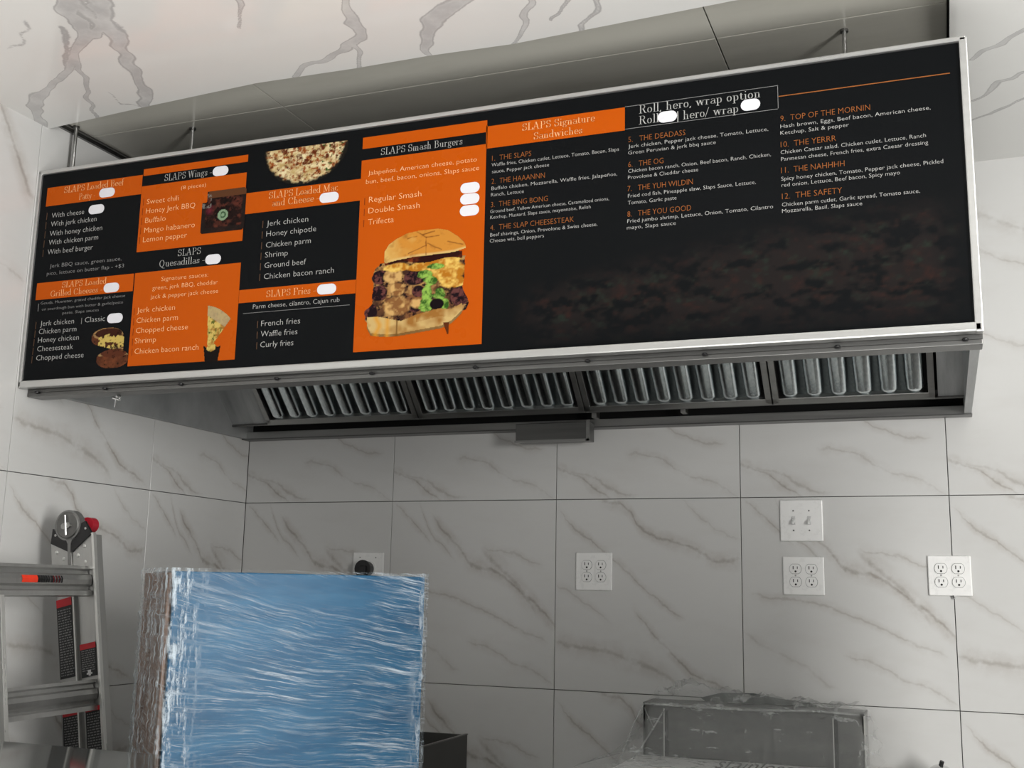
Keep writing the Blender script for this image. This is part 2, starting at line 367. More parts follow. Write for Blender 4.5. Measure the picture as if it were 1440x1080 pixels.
# ---- baffle filters
def baffle_mat():
    t = NT('galvanised_baffle'); co = t.obj()
    n = t.noise(t.mapping(co, (1, 1, .6)), 130, 4, .7); big = t.noise(co, 9, 3, .5)
    t.lk(t.mix(t.mapr(n, .35, .75), (.62, .69, .72), (.95, 1, 1)), t.b.inputs['Base Color'])
    t.b.inputs['Metallic'].default_value = 1; t.lk(t.mapr(big, .3, .7, .10, .22), t.b.inputs['Roughness']); t.bump(n, .14, .002); return t.m
M['baffle'] = baffle_mat()
def baffle_mesh(wd, dp, L, nm, rounded=True):
    # convex channel, local: x across, z up slope (rotated later), y = -n outward
    bm = B(); prof = [(-wd / 2, 0), (-wd * .46, -dp * .6), (-wd * .3, -dp * .93), (-wd * .1, -dp), (wd * .1, -dp), (wd * .3, -dp * .93), (wd * .46, -dp * .6), (wd / 2, 0)]
    rings = []
    ss = [0, .004, .010, .020, L] if rounded else [0, L]
    sc = [.35, .62, .86, 1, 1] if rounded else [1, 1]
    for s, k in zip(ss, sc): rings.append([bm.verts.new((x * (k if rounded else 1), y * k, s)) for x, y in prof])
    for a, b in zip(rings, rings[1:]):
        for i in range(len(prof) - 1): bm.faces.new((a[i], a[i + 1], b[i + 1], b[i]))
    bm.faces.new(rings[0][::-1])
    bmesh.ops.recalc_face_normals(bm, faces=bm.faces)
    me = bpy.data.meshes.new(nm); bm.to_mesh(me); bm.free(); me.materials.append(M['baffle'])
    for p in me.polygons: p.use_smooth = True
    return me
front_me = baffle_mesh(.050, .014, .50, 'baffle'); rear_me = baffle_mesh(.046, .010, .50, 'rear_baffle', False)
fx = [.177, .778, 1.368, 1.958, 2.418]
flabels = ['leftmost wide baffle filter in the hood, next to the left filler panel', 'second baffle filter from the left inside the hood',
           'third baffle filter from the left, above the slotted drain bracket', 'narrow rightmost baffle filter in the hood with bluish reflections']
for k in range(4):
    x0, x1 = fx[k] + .002, fx[k + 1] - .002; xc = (x0 + x1) / 2
    root = empty('baffle_filter', (xc, -.15, 2.02), flabels[k], 'filter', 'baffle filters in the exhaust hood')
    root.rotation_euler = (math.radians(45), 0, 0)   # local z runs up the slope, local -y faces the kitchen
    wd = x1 - x0; n = round(wd / .077); pitch = (wd - .036) / n
    bm = B()
    for a, b in (((-wd / 2, -.012, 0), (-wd / 2 + .018, .03, .52)), ((wd / 2 - .018, -.012, 0), (wd / 2, .03, .52)), ((-wd / 2, -.012, -.004), (wd / 2, .03, .018)), ((-wd / 2, -.012, .50), (wd / 2, .03, .52))): box(bm, a, b, .001)
    mobj('frame', bm, M['steel'], root)
    mobj('back_plate', box(B(), (-wd / 2 + .01, .03, .01), (wd / 2 - .01, .032, .51)), M['shade_black'], root)
    for i in range(n):
        lobj('baffle', front_me, root, (-wd / 2 + .018 + pitch * (i + .5), .002, .014))
    for i in range(n - 1):
        lobj('rear_baffle', rear_me, root, (-wd / 2 + .018 + pitch * (i + 1), .016, .014))

# ------------------------------------------------------------------ menu board
# board plane: s along x from the left outer corner, h up from the outer bottom corner (metres)
BW = 2.5146; BH = .6295; BY = -1.135; BZ = 1.9952
board = empty('menu_board', (BW / 2, BY, BZ), 'long black and orange menu board with silver frame along the hood front', 'menu board')
src = [(65, 243), (1357, 60), (1383, 457), (35, 543)]; dst = [(0, BH), (BW, BH), (BW, 0), (0, 0)]
A = []; bb = []
for (x, y), (X, Y) in zip(src, dst):
    A.append([x, y, 1, 0, 0, 0, -X * x, -X * y]); bb.append(X); A.append([0, 0, 0, x, y, 1, -Y * x, -Y * y]); bb.append(Y)
Hm = np.append(np.linalg.solve(np.array(A), np.array(bb)), 1).reshape(3, 3)
def bp(x, y):
    q = Hm @ np.array([x, y, 1.]); return q[0] / q[2], q[1] / q[2]
def bl(s, h, lift): return (s - BW / 2, -lift, h)      # local coordinates under the board empty
def pmat(name, col, rough=.32, spec=.1):
    return plain(name, col, rough, nscale=3, namt=.01, spec=spec)
M['print_black'] = pmat('print_black', (.0045, .0052, .0060), .2, .07); M['print_orange'] = pmat('print_orange', (.50, .082, .001), .3)
M['ink_white'] = pmat('ink_white', (.46, .46, .45), .4); M['ink_dim'] = pmat('ink_dim', (.27, .27, .27), .4); M['ink_cream'] = pmat('ink_cream', (.90, .50, .24), .4)
M['ink_tick'] = pmat('ink_tick', (.11, .06, .035), .4); M['ink_orange'] = pmat('ink_orange', (.30, .10, .028), .4); M['pill'] = pmat('price_patch_white', (.74, .74, .78), .4); M['ink_dark'] = pmat('ink_dark_orange', (.22, .035, .003), .4)
def bbox_(name, s0, s1, h0, h1, y0, y1, mat, bev=.0):
    return mobj(name, box(B(), (s0 - BW / 2, y0, h0), (s1 - BW / 2, y1, h1), bev), M[mat], board)
bbox_('panel', .008, BW - .010, .0, BH - .006, 0, .012, 'print_black')
fr = bbox_('frame_rail', 0, BW, BH - .012, BH, -.008, .016, 'frame', .003); bbox_('frame_rail', 0, BW, -.015, .005, -.008, .022, 'frame', .004)
bbox_('frame_rail', 0, .011, -.016, BH - .002, -.008, .016, 'frame', .003); bbox_('frame_rail', BW - .015, BW + .002, -.016, BH - .002, -.008, .022, 'frame', .003)
# orange and black print areas, given by their corners on the photographed board
def area_print(name, px, mat, lift):
    q = [bp(*p) for p in px]; s0 = (q[0][0] + q[3][0]) / 2; s1 = (q[1][0] + q[2][0]) / 2; h1 = (q[0][1] + q[1][1]) / 2; h0 = (q[2][1] + q[3][1]) / 2
    bm = B(); bm.faces.new([bm.verts.new(bl(s, h, lift)) for s, h in ((s0, h0), (s1, h0), (s1, h1), (s0, h1))]); return mobj(name, bm, M[mat], board)
L1 = .0006
area_print('header_band', [(74.9, 266), (211.8, 247.2), (208.7, 274.8), (72.5, 292)], 'print_orange', L1)
area_print('accent_stripe', [(213, 240), (361.7, 219), (361, 229), (212.3, 249.5)], 'print_orange', L1)
area_print('section_block', [(211, 263.7), (359.4, 244.5), (353.5, 341.1), (201.9, 356.9)], 'print_orange', L1)
area_print('header_band', [(60, 401.4), (200, 386.5), (196.5, 412), (57.9, 425)], 'print_orange', L1)
area_print('section_block', [(199.5, 386.5), (351.1, 371.9), (343.5, 508), (191.3, 519)], 'print_orange', L1)
area_print('header_band', [(349.5, 410.4), (515, 395.8), (513.8, 415.5), (348.3, 428.5)], 'print_orange', L1)
area_print('header_band', [(359.4, 274.3), (521.5, 253.5), (519.5, 285), (357, 303)], 'print_orange', L1)
area_print('accent_stripe', [(523.8, 196.3), (698.8, 172.5), (697.5, 189.5), (523.3, 212)], 'print_orange', L1)
area_print('section_block', [(521.3, 228.8), (697.5, 205.5), (691.3, 485.8), (511.8, 498)], 'print_orange', L1)
area_print('header_band', [(698, 181), (889.8, 155.7), (889.8, 186.9), (697.3, 213)], 'print_orange', L1)
area_print('accent_stripe', [(697, 180), (699, 180), (698, 212), (696.5, 212)], 'print_orange', L1)
def line(px, mat, th=.0016, name='rule_line'):
    (s0, h0), (s1, h1) = bp(*px[0]), bp(*px[1]); bm = B()
    if abs(s1 - s0) > abs(h1 - h0): h0 = h1 = (h0 + h1) / 2; c = [(s0, h0 - th / 2), (s1, h0 - th / 2), (s1, h0 + th / 2), (s0, h0 + th / 2)]
    else: s0 = s1 = (s0 + s1) / 2; c = [(s0 - th / 2, h1), (s0 + th / 2, h1), (s0 + th / 2, h0), (s0 - th / 2, h0)]
    bm.faces.new([bm.verts.new(bl(s, h, .0009)) for s, h in c]); return mobj(name, bm, M[mat], board)
for a in (((889.8, 155.7), (1101, 125.6)), ((889.8, 186.9), (1101, 158)), ((1101, 125.6), (1101, 158))): line(a, 'ink_dim', .001)
line(((1101.8, 141.9), (1336, 110.3)), 'ink_orange', .0022); line(((355, 443.8), (506, 431)), 'ink_dim', .001)
# ---- plain sans lettering
def font_mesh(txt):
    cu = bpy.data.curves.new('lettering', 'FONT'); cu.body = txt; cu.size = 1; cu.resolution_u = 2; cu.fill_mode = 'FRONT'; cu.offset = -.012
    ob = bpy.data.objects.new('lettering', cu); me = bpy.data.meshes.new_from_object(ob)
    bpy.data.objects.remove(ob); bpy.data.curves.remove(cu)
    n = len(me.vertices); a = np.zeros(n * 3, np.float32); me.vertices.foreach_get('co', a); return me, a.reshape(-1, 3)
CAPH = font_mesh('H')[1][:, 1].max()
def sans(txt, a, b, cap, mat, bold=0):
    (s0, h0), (s1, h1) = bp(*a), bp(*b); h = (h0 + h1) / 2
    me, v = font_mesh(txt); x0, x1 = v[:, 0].min(), v[:, 0].max()
    V = np.empty_like(v); V[:, 0] = s0 + (v[:, 0] - x0) / (x1 - x0) * (s1 - s0) - BW / 2; V[:, 1] = -.0010; V[:, 2] = h + v[:, 1] / CAPH * cap
    me.vertices.foreach_set('co', V.astype(np.float32).ravel()); me.materials.clear(); me.materials.append(M[mat]); me.name = 'lettering'; me.update()
    return lobj('lettering', me, board)
# ---- high-contrast serif lettering drawn with a flat nib
def arc(cx, cy, rx, ry, a0, a1, n=10): return [(cx + rx * math.cos(math.radians(a0 + (a1 - a0) * i / n)), cy + ry * math.sin(math.radians(a0 + (a1 - a0) * i / n))) for i in range(n + 1)]
X = .60
def sf(x, y, w=.10): return [(x - w, y), (x + w, y)]
G = {
 'S': (.62, [arc(.31, .74, .2, .23, 40, 270, 10) + arc(.31, .27, .22, .24, 90, -140, 10)[1:], [(.47, .97), (.49, .74)], [(.10, .28), (.12, .03)]]),
 'L': (.62, [[(.18, 0), (.18, 1)], sf(.18, 1), [(.08, 0), (.56, 0), (.58, .26)]]),
 'A': (.78, [[(.60, 0), (.36, 1)], ('t', [(.36, 1), (.12, 0)]), ('t', [(.19, .34), (.52, .34)]), sf(.12, 0, .08), sf(.60, 0, .1)]),
 'P': (.66, [[(.18, 0), (.18, 1)], [(.08, 1), (.3, 1)] + arc(.34, .74, .22, .26, 90, -90, 10) + [(.2, .48)], sf(.18, 0)]),
 'R': (.74, [[(.18, 0), (.18, 1)], [(.08, 1), (.3, 1)] + arc(.34, .76, .2, .24, 90, -90, 10) + [(.2, .52)], [(.4, .5), (.58, .03), (.68, 0)], sf(.18, 0)]),
 'B': (.70, [[(.18, 0), (.18, 1)], [(.08, 1), (.3, 1)] + arc(.34, .77, .18, .23, 90, -90, 10) + arc(.34, .27, .24, .27, 90, -90, 10) + [(.08, 0)]]),
 'W': (1.05, [[(.12, 1), (.32, 0)], ('t', [(.32, 0), (.54, 1)]), [(.52, 1), (.72, 0)], ('t', [(.72, 0), (.92, 1)]), sf(.12, 1, .08), sf(.5, 1, .08), sf(.92, 1, .06)]),
 'Q': (.82, [arc(.38, .5, .28, .5, 90, 450, 20), [(.34, .02), (.5, -.2), (.74, -.24)]]),
 'G': (.82, [arc(.40, .5, .30, .5, 50, 360, 18), [(.70, .42), (.70, .05)], sf(.68, .42, .1), [(.6, .95), (.62, .72)]]),
 'C': (.76, [arc(.40, .5, .30, .5, 45, 318, 16), [(.6, .95), (.62, .7)]]),
 'M': (.98, [('t', [(.16, 0), (.18, 1)]), [(.16, 1), (.44, .05)], ('t', [(.46, .05), (.74, 1)]), [(.76, 0), (.76, 1)], sf(.16, 0, .08), sf(.76, 0), sf(.12, 1, .05), sf(.78, 1, .07)]),
 'F': (.62, [[(.18, 0), (.18, 1)], [(.08, 1), (.54, 1), (.56, .76)], ('t', [(.2, .52), (.42, .52)]), sf(.18, 0)]),
 'a': (.52, [arc(.25, .44, .15, .16, 150, 0, 8) + [(.40, .06), (.48, .01)], arc(.24, .16, .16, .16, 90, 340, 10), ('t', [(.24, .33), (.4, .36)])]),
 'b': (.56, [[(.14, 0), (.14, 1.05)], arc(.3, .3, .18, .3, 120, -120, 12)]),
 'c': (.48, [arc(.26, .3, .18, .3, 50, 310, 12)]),
 'd': (.58, [arc(.24, .3, .17, .3, 60, 300, 12), [(.42, 0), (.42, 1.05)], sf(.38, 1.05, .06), sf(.46, 0, .06)]),
 'e': (.50, [arc(.26, .3, .18, .3, 0, 310, 14), ('t', [(.08, .31), (.44, .31)])]),
 'f': (.36, [[(.14, 0), (.14, .82)] + arc(.25, .84, .11, .2, 180, 50, 6), ('t', [(.04, .58), (.3, .58)]), sf(.14, 0, .08)]),
 'g': (.54, [arc(.24, .40, .14, .19, 90, 450, 14), [(.14, .2), (.12, .08), (.36, .04)] + arc(.26, -.12, .18, .14, 60, -220, 10), [(.36, .56), (.5, .6)]]),
 'h': (.60, [[(.14, 0), (.14, 1.05)], ('t', [(.14, .45), (.24, .58)]), arc(.3, .4, .12, .2, 120, 0, 6) + [(.42, 0)], sf(.1, 1.05, .05), sf(.14, 0, .08), sf(.42, 0, .08)]),
 'i': (.30, [[(.14, 0), (.14, .58)], sf(.1, .58, .05), sf(.14, 0, .08), [(.14, .86), (.14, .92)]]),
 'l': (.30, [[(.14, 0), (.14, 1.05)], sf(.1, 1.05, .05), sf(.14, 0, .08)]),
 'm': (.88, [[(.14, 0), (.14, .58)], ('t', [(.14, .45), (.22, .57)]), arc(.3, .4, .11, .2, 120, 0, 6) + [(.41, 0)], ('t', [(.41, .45), (.5, .57)]), arc(.57, .4, .11, .2, 120, 0, 6) + [(.68, 0)], sf(.1, .58, .05), sf(.14, 0, .07), sf(.41, 0, .07), sf(.68, 0, .07)]),
 'n': (.60, [[(.14, 0), (.14, .58)], ('t', [(.14, .45), (.24, .57)]), arc(.3, .4, .12, .2, 120, 0, 6) + [(.42, 0)], sf(.1, .58, .05), sf(.14, 0, .08), sf(.42, 0, .08)]),
 'o': (.54, [arc(.25, .3, .17, .3, 90, 450, 16)]),
 'p': (.58, [[(.14, -.32), (.14, .58)], arc(.28, .3, .17, .3, 120, -120, 12), sf(.1, .58, .05), sf(.14, -.32, .09)]),
 'q': (.58, [arc(.24, .3, .17, .3, 60, 300, 12), [(.42, -.32), (.42, .58)]]),
 'r': (.44, [[(.14, 0), (.14, .58)], ('t', [(.14, .42), (.26, .58)]), [(.28, .56), (.36, .53)], sf(.1, .58, .05), sf(.14, 0, .08)]),
 's': (.46, [arc(.22, .45, .11, .14, 40, 270, 8) + arc(.22, .16, .13, .15, 90, -140, 8)[1:], [(.33, .58), (.34, .44)], [(.09, .18), (.09, .02)]]),
 't': (.38, [[(.14, .76), (.14, .1), (.2, .01), (.3, .05)], ('t', [(.03, .58), (.3, .58)])]),
 'u': (.60, [[(.14, .58), (.14, .18)] + arc(.26, .16, .12, .16, 180, 300, 6), [(.42, .58), (.42, 0)], sf(.1, .58, .05), sf(.38, .58, .05), sf(.46, 0, .05)]),
 'w': (.80, [[(.1, .58), (.24, 0)], ('t', [(.24, 0), (.4, .58)]), [(.4, .58), (.54, 0)], ('t', [(.54, 0), (.68, .58)]), sf(.1, .58, .07), sf(.4, .58, .05), sf(.68, .58, .06)]),
 'y': (.54, [[(.1, .58), (.28, 0)], ('t', [(.44, .58), (.22, -.26), (.1, -.3)]), sf(.1, .58, .07), sf(.43, .58, .06)]),
 '-': (.40, [[(.06, .3), (.28, .3)]]), ',': (.26, [[(.1, .05), (.1, .0), (.04, -.14)]]), '|': (.30, [[(.12, -.2), (.12, 1.05)]]), '/': (.42, [('t', [(.0, -.1), (.34, 1.05)])]), ' ': (.30, []),
}
def serif(txt, a, b, cap, mat):
    cap *= .78
    (s0, h0), (s1, h1) = bp(*a), bp(*b); h = (h0 + h1) / 2; bm = B()
    W = sum(G[c][0] for c in txt) - .1; k = (s1 - s0) / W; x = 0
    for c in txt:
        for st in G[c][1]:
            thin = isinstance(st, tuple); pts = st[1] if thin else st; nw = .03 if thin else .085; nt = .032
            for p, q in zip(pts, pts[1:]):
                cs = [(p[0] + dx, p[1] + dy) for dx in (0, nw) for dy in (0, nt)] + [(q[0] + dx, q[1] + dy) for dx in (0, nw) for dy in (0, nt)]
                cs = sorted(set(cs)); hull = []
                for seq in (cs, cs[::-1]):
                    part = []
                    for z in seq:
                        while len(part) >= 2 and (part[-1][0] - part[-2][0]) * (z[1] - part[-2][1]) - (part[-1][1] - part[-2][1]) * (z[0] - part[-2][0]) <= 1e-9: part.pop()
                        part.append(z)
                    hull += part[:-1]
                if len(hull) >= 3: bm.faces.new([bm.verts.new(bl(s0 + (x + u - .06) * k, h + (v - .02) * cap, .0010)) for u, v in hull])
        x += G[c][0]
    return mobj('lettering', bm, M[mat], board)
for a in [("SLAPS Loaded Beef", (98.5, 272.8), (183.5, 262), .024, 'ink_cream'), ("Patty -", (119.7, 283), (143.3, 279.3), .024, 'ink_cream'),
          ("SLAPS Wings -", (242, 257), (309.8, 247), .025, 'ink_white'), ("SLAPS", (261.4, 362.6), (294, 359.3), .024, 'ink_white'),
          ("Quesadillas -", (234.9, 378), (299.9, 371.3), .024, 'ink_white'), ("SLAPS Loaded", (95.6, 407.4), (159.1, 401), .022, 'ink_cream'),
          ("Grilled Cheeses -", (79.1, 419.8), (154, 413.2), .022, 'ink_cream'), ("SLAPS Loaded Mac", (390.8, 281.3), (488.3, 270.5), .024, 'ink_cream'),
          ("and Cheese -", (395.5, 292.8), (462, 284.3), .024, 'ink_cream'), ("SLAPS Smash Burgers", (548.8, 221), (663.3, 206), .024, 'ink_white'),
          ("SLAPS Fries -", (387.5, 420.3), (457.5, 414.8), .023, 'ink_cream'), ("SLAPS Signature", (746.9, 187), (847.5, 175.2), .024, 'ink_cream'),
          ("Sandwiches", (762.9, 199.5), (830.6, 191.5), .023, 'ink_cream'), ("Roll, hero, wrap option", (909.3, 163.5), (1076.5, 143.1), .026, 'ink_white'),
          ("Roll", (909.3, 179.6), (936.5, 175.8), .026, 'ink_white'), ("| hero/ wrap", (961.8, 175.2), (1046.4, 161.5), .026, 'ink_white')]: serif(*a)
IT, SM, NM, DS = .0148, .0108, .0130, .0088
for txt, a, b, cap, mat in [
 ("With cheese", (80.8, 308.5), (127.3, 302.6), IT, 'ink_white'), ("With jerk chicken", (79.6, 321), (145.2, 312.5), IT, 'ink_white'), ("With honey chicken", (78, 334.5), (153.3, 325), IT, 'ink_white'),
 ("With chicken parm", (76.5, 347.5), (147.6, 338), IT, 'ink_white'), ("With beef burger", (74.9, 360.5), (139.8, 352.7), IT, 'ink_white'),
 ("Jerk BBQ sauce, green sauce,", (78.4, 378.9), (181, 368.7), SM, 'ink_dim'), ("pico, lettuce on butter flap - +$3", (74, 390.5), (184.7, 377.7), SM, 'ink_dim'),
 ("(8 pieces)", (266, 268.9), (301.5, 263.7), SM, 'ink_cream'), ("Sweet chili", (217.2, 288.8), (262.6, 284), IT, 'ink_cream'), ("Honey Jerk BBQ", (216, 302.6), (286.2, 293.7), IT, 'ink_cream'),
 ("Buffalo", (214.9, 315.6), (244.1, 312.5), IT, 'ink_cream'), ("Mango habanero", (213.5, 329.8), (285.7, 321.5), IT, 'ink_cream'), ("Lemon pepper", (211.8, 342.8), (274.4, 336.2), IT, 'ink_cream'),
 ("Signature sauces:", (238.2, 398.1), (305, 391.2), SM * 1.1, 'ink_cream'), ("green, jerk BBQ, cheddar", (225.5, 410.3), (318.5, 402.3), SM * 1.1, 'ink_cream'), ("jack & pepper jack cheese", (223.1, 422.6), (319.2, 414.9), SM * 1.1, 'ink_cream'),
 ("Jerk chicken", (203.5, 443.3), (257.8, 438.2), IT, 'ink_cream'), ("Chicken parm", (202.8, 457.4), (262, 452.6), IT, 'ink_cream'), ("Chopped cheese", (201.9, 471.8), (276.2, 466), IT, 'ink_cream'),
 ("Shrimp", (200.5, 486.4), (230.7, 483.8), IT, 'ink_cream'), ("Chicken bacon ranch", (200, 501.4), (291.4, 494.7), IT, 'ink_cream'),
 ("Gouda, Muenster, grated cheddar jack cheese", (65.4, 431.2), (186.3, 420.3), .0078, 'ink_dim'), ("on sourdough bun with butter & garlic/pesto", (67, 440), (183.5, 429.3), .0078, 'ink_dim'), ("paste, Slaps sauces", (96.6, 445.5), (148.8, 440), .0078, 'ink_dim'),
 ("Jerk chicken", (64.7, 462), (113.1, 457.8), IT, 'ink_white'), ("Classic", (128.7, 456.9), (157.5, 454), IT, 'ink_white'), ("Chicken parm", (62.6, 473.9), (116.6, 468.5), IT, 'ink_white'),
 ("Honey chicken", (61.4, 485.9), (120.2, 480.5), IT, 'ink_white'), ("Cheesesteak", (60.2, 498.2), (111.7, 494), IT, 'ink_white'), ("Chopped cheese", (58.8, 511), (127, 505.8), IT, 'ink_white'),
 ("Jerk chicken", (388, 320.4), (446.8, 313.8), IT, 'ink_white'), ("Honey chipotle", (387.5, 335), (458, 327.5), IT, 'ink_white'), ("Chicken parm", (387, 350.7), (450.5, 344.3), IT, 'ink_white'),
 ("Shrimp", (385.8, 364.8), (418, 361.5), IT, 'ink_white'), ("Ground beef", (385, 379.7), (443.8, 374), IT, 'ink_white'), ("Chicken bacon ranch", (384.3, 395.3), (483.3, 385.8), IT, 'ink_white'),
 ("Jalapeños, American cheese, potato", (531.3, 249.2), (683.8, 230), SM * 1.1, 'ink_cream'), ("bun, beef, bacon, onions, Slaps sauce", (528.3, 261), (687, 242.5), SM * 1.1, 'ink_cream'),
 ("Regular Smash", (532.5, 287.3), (606.3, 278.8), IT, 'ink_cream'), ("Double Smash", (531.8, 302.8), (603.8, 295), IT, 'ink_cream'), ("Trifecta", (531.3, 318.6), (567.5, 315), IT, 'ink_cream'),
 ("Parm cheese, cilantro, Cajun rub", (368.8, 437), (491.5, 427), SM * 1.1, 'ink_white'), ("French fries", (380.5, 461.6), (435.8, 457.3), IT, 'ink_white'), ("Waffle fries", (380, 476.6), (432, 472.3), IT, 'ink_white'), ("Curly fries", (379.3, 491.6), (426.3, 488), IT, 'ink_white'),
 ("1.  THE SLAPS", (705.2, 229.5), (760, 222.8), NM, 'ink_orange'), ("Waffle fries, Chicken cutlet, Lettuce, Tomato, Bacon, Slaps", (704.6, 237.6), (881.9, 216), DS, 'ink_white'), ("sauce, Pepper jack cheese", (705.2, 246.8), (784.8, 237.6), DS, 'ink_white'),
 ("2.  THE HAAANNN", (704.6, 262), (779, 253.1), NM, 'ink_orange'), ("Buffalo chicken, Mozzarella, Waffle fries, Jalapeños,", (704.6, 270.8), (879.6, 250.2), DS, 'ink_white'), ("Ranch, Lettuce", (704, 279.3), (749.8, 274.4), DS, 'ink_white'),
 ("3.  THE BING BONG", (704, 294.2), (783.3, 286), NM, 'ink_orange'), ("Ground beef, Yellow American cheese, Caramelized onions,", (703.1, 302.9), (868.5, 284.6), DS * .95, 'ink_white'), ("Ketchup, Mustard, Slaps sauce, mayonnaise, Relish", (703.1, 311), (843.1, 296), DS * .95, 'ink_white'),
 ("4.  THE SLAP CHEESESTEAK", (703.1, 326.5), (819.8, 315), NM, 'ink_orange'), ("Beef shavings, Onion, Provolone & Swiss cheese,", (703.1, 335.6), (852.5, 320.5), DS, 'ink_white'), ("Cheese wiz, bell peppers", (702.5, 344), (778.1, 336.5), DS, 'ink_white'),
 ("5.   THE DEADASS", (895, 204), (973.8, 194.8), NM, 'ink_orange'), ("Jerk chicken, Pepper jack cheese, Tomato, Lettuce,", (895, 213.3), (1088, 188.3), DS, 'ink_white'), ("Green Peruvian & jerk bbq sauce", (894.8, 222), (1015.8, 206.4), DS, 'ink_white'),
 ("6.   THE OG", (895, 239), (943.8, 233.4), NM, 'ink_orange'), ("Chicken bacon ranch, Onion, Beef bacon, Ranch, Chicken,", (895, 247.8), (1091.9, 223.3), DS, 'ink_white'), ("Provolone & Cheddar cheese", (894.8, 256.5), (991.9, 244.3), DS, 'ink_white'),
 ("7.   THE YUH WILDIN", (894.2, 272.8), (984.6, 262.7), NM, 'ink_orange'), ("Fried cod fish, Pineapple slaw, Slaps Sauce, Lettuce,", (894.8, 282), (1071.5, 262.1), DS, 'ink_white'), ("Tomato, Garlic paste", (894.8, 291.4), (962.1, 283.7), DS, 'ink_white'),
 ("8.   THE YOU GOOD", (894.2, 308.2), (982.5, 299.2), NM, 'ink_orange'), ("Fried jumbo shrimp, Lettuce, Onion, Tomato, Cilantro", (894.2, 317), (1095.4, 296.3), DS, 'ink_white'), ("mayo, Slaps sauce", (893.6, 325.8), (961.3, 319.2), DS, 'ink_white'),
 ("9.  TOP OF THE MORNIN", (1104.8, 176.3), (1227.6, 160.7), NM, 'ink_orange'), ("Hash brown, Eggs, Beef bacon, American cheese,", (1104.8, 185.6), (1310, 160.7), DS, 'ink_white'), ("Ketchup, Salt & pepper", (1104.8, 194.6), (1198.6, 184), DS, 'ink_white'),
 ("10.  THE YERRR", (1105.4, 212.3), (1181.2, 203.3), NM, 'ink_orange'), ("Chicken Caesar salad, Chicken cutlet, Lettuce, Ranch", (1105.4, 221.5), (1304, 198.9), DS, 'ink_white'), ("Parmesan cheese, French fries, extra Caesar dressing", (1106, 230.6), (1307.1, 209), DS, 'ink_white'),
 ("11.  THE NAHHHH", (1106.3, 248), (1193.1, 238.4), NM, 'ink_orange'), ("Spicy honey chicken, Tomato, Pepper jack cheese, Pickled", (1106.3, 257.4), (1327.9, 235.6), DS, 'ink_white'), ("red onion, Lettuce, Beef bacon, Spicy mayo", (1106.9, 267), (1268.9, 250.2), DS, 'ink_white'),
 ("12.  THE SAFETY", (1107.6, 284), (1190, 275.7), NM, 'ink_orange'), ("Chicken parm cutlet, Garlic spread, Tomato sauce,", (1107.6, 293.8), (1296.4, 276), DS, 'ink_white'), ("Mozzarella, Basil, Slaps sauce", (1107.9, 303.6), (1217.6, 292), DS, 'ink_white')]:
    sans(txt, a, b, cap, mat)
# item ticks
for x, y, n, dx, dy, mat in ((74.5, 301, 5, -1.35, 13.1, 'ink_tick'), (213, 281, 5, -1.35, 13.6, 'ink_dark'), (200, 436, 5, -.75, 14.4, 'ink_dark'), (59, 456, 5, -1.4, 12.2, 'ink_tick'),
                             (383, 313, 6, -.8, 14.9, 'ink_tick'), (527, 281, 3, -.6, 15.4, 'ink_dark'), (376, 454, 3, -.5, 15, 'ink_tick')):
    for i in range(n): line(((x + dx * i, y + dy * i), (x + dx * i - .9, y + dy * i + 10)), mat, .0022, 'item_tick')
line(((124.5, 450), (123.8, 459)), 'ink_dim', .0018, 'item_tick'); line(((62.5, 430), (61.5, 441)), 'ink_dim', .0018, 'item_tick')
# white patches over the prices
for x, y in ((160.3, 272.4), (145.2, 296), (322.3, 242.4), (312.1, 366.9), (166.9, 407.1), (172.1, 450.3), (476.3, 280), (674.5, 267), (674.3, 282.5), (673.8, 298.8), (473.3, 409), (948.7, 168.8), (1063.3, 152.8)):
    s, h = bp(x, y); big = x > 470; wv = bp(x + (13.5 if big else 11), y)[0] - s; hv = .0135
    bm = B(); pts = arc(wv - hv, 0, hv, hv, -90, 90, 8) + arc(-(wv - hv), 0, hv, hv, 90, 270, 8)
    prism(bm, pts, .0009, lambda a, b, c: (s + a - BW / 2, -.0006 - c, h + b)); mobj('price_patch', bm, M['pill'], board)
# ---- printed food pictures: coloured grids
rng = np.random.RandomState(3); NZ = rng.rand(64, 64)
def vn(x, y, f):
    x = np.abs(x * f + 31.3); y = np.abs(y * f + 17.7); xi = x.astype(int); yi = y.astype(int); fx_ = x - xi; fy_ = y - yi; fx_ = fx_ * fx_ * (3 - 2 * fx_); fy_ = fy_ * fy_ * (3 - 2 * fy_)
    g = lambda a, b: NZ[a % 64, b % 64]
    return (g(xi, yi) * (1 - fx_) + g(xi + 1, yi) * fx_) * (1 - fy_) + (g(xi, yi + 1) * (1 - fx_) + g(xi + 1, yi + 1) * fx_) * fy_
def fbm(x, y, f): return .5 * vn(x, y, f) + .3 * vn(x + 3, y + 5, f * 2.1) + .2 * vn(x + 9, y + 2, f * 4.3)
def mixc(a, b, t): return a + (b - a) * np.clip(t, 0, 1)[..., None]
C_ = lambda *c: np.array(srgb(*c))
def picm(name):
    t = NT(name); a = t.new('ShaderNodeAttribute', attribute_name='print'); t.lk(a.outputs['Color'], t.b.inputs['Base Color']); t.b.inputs['Roughness'].default_value = .2; t.b.inputs['Specular IOR Level'].default_value = .07; return t.m
M['photo'] = picm('photo_print')
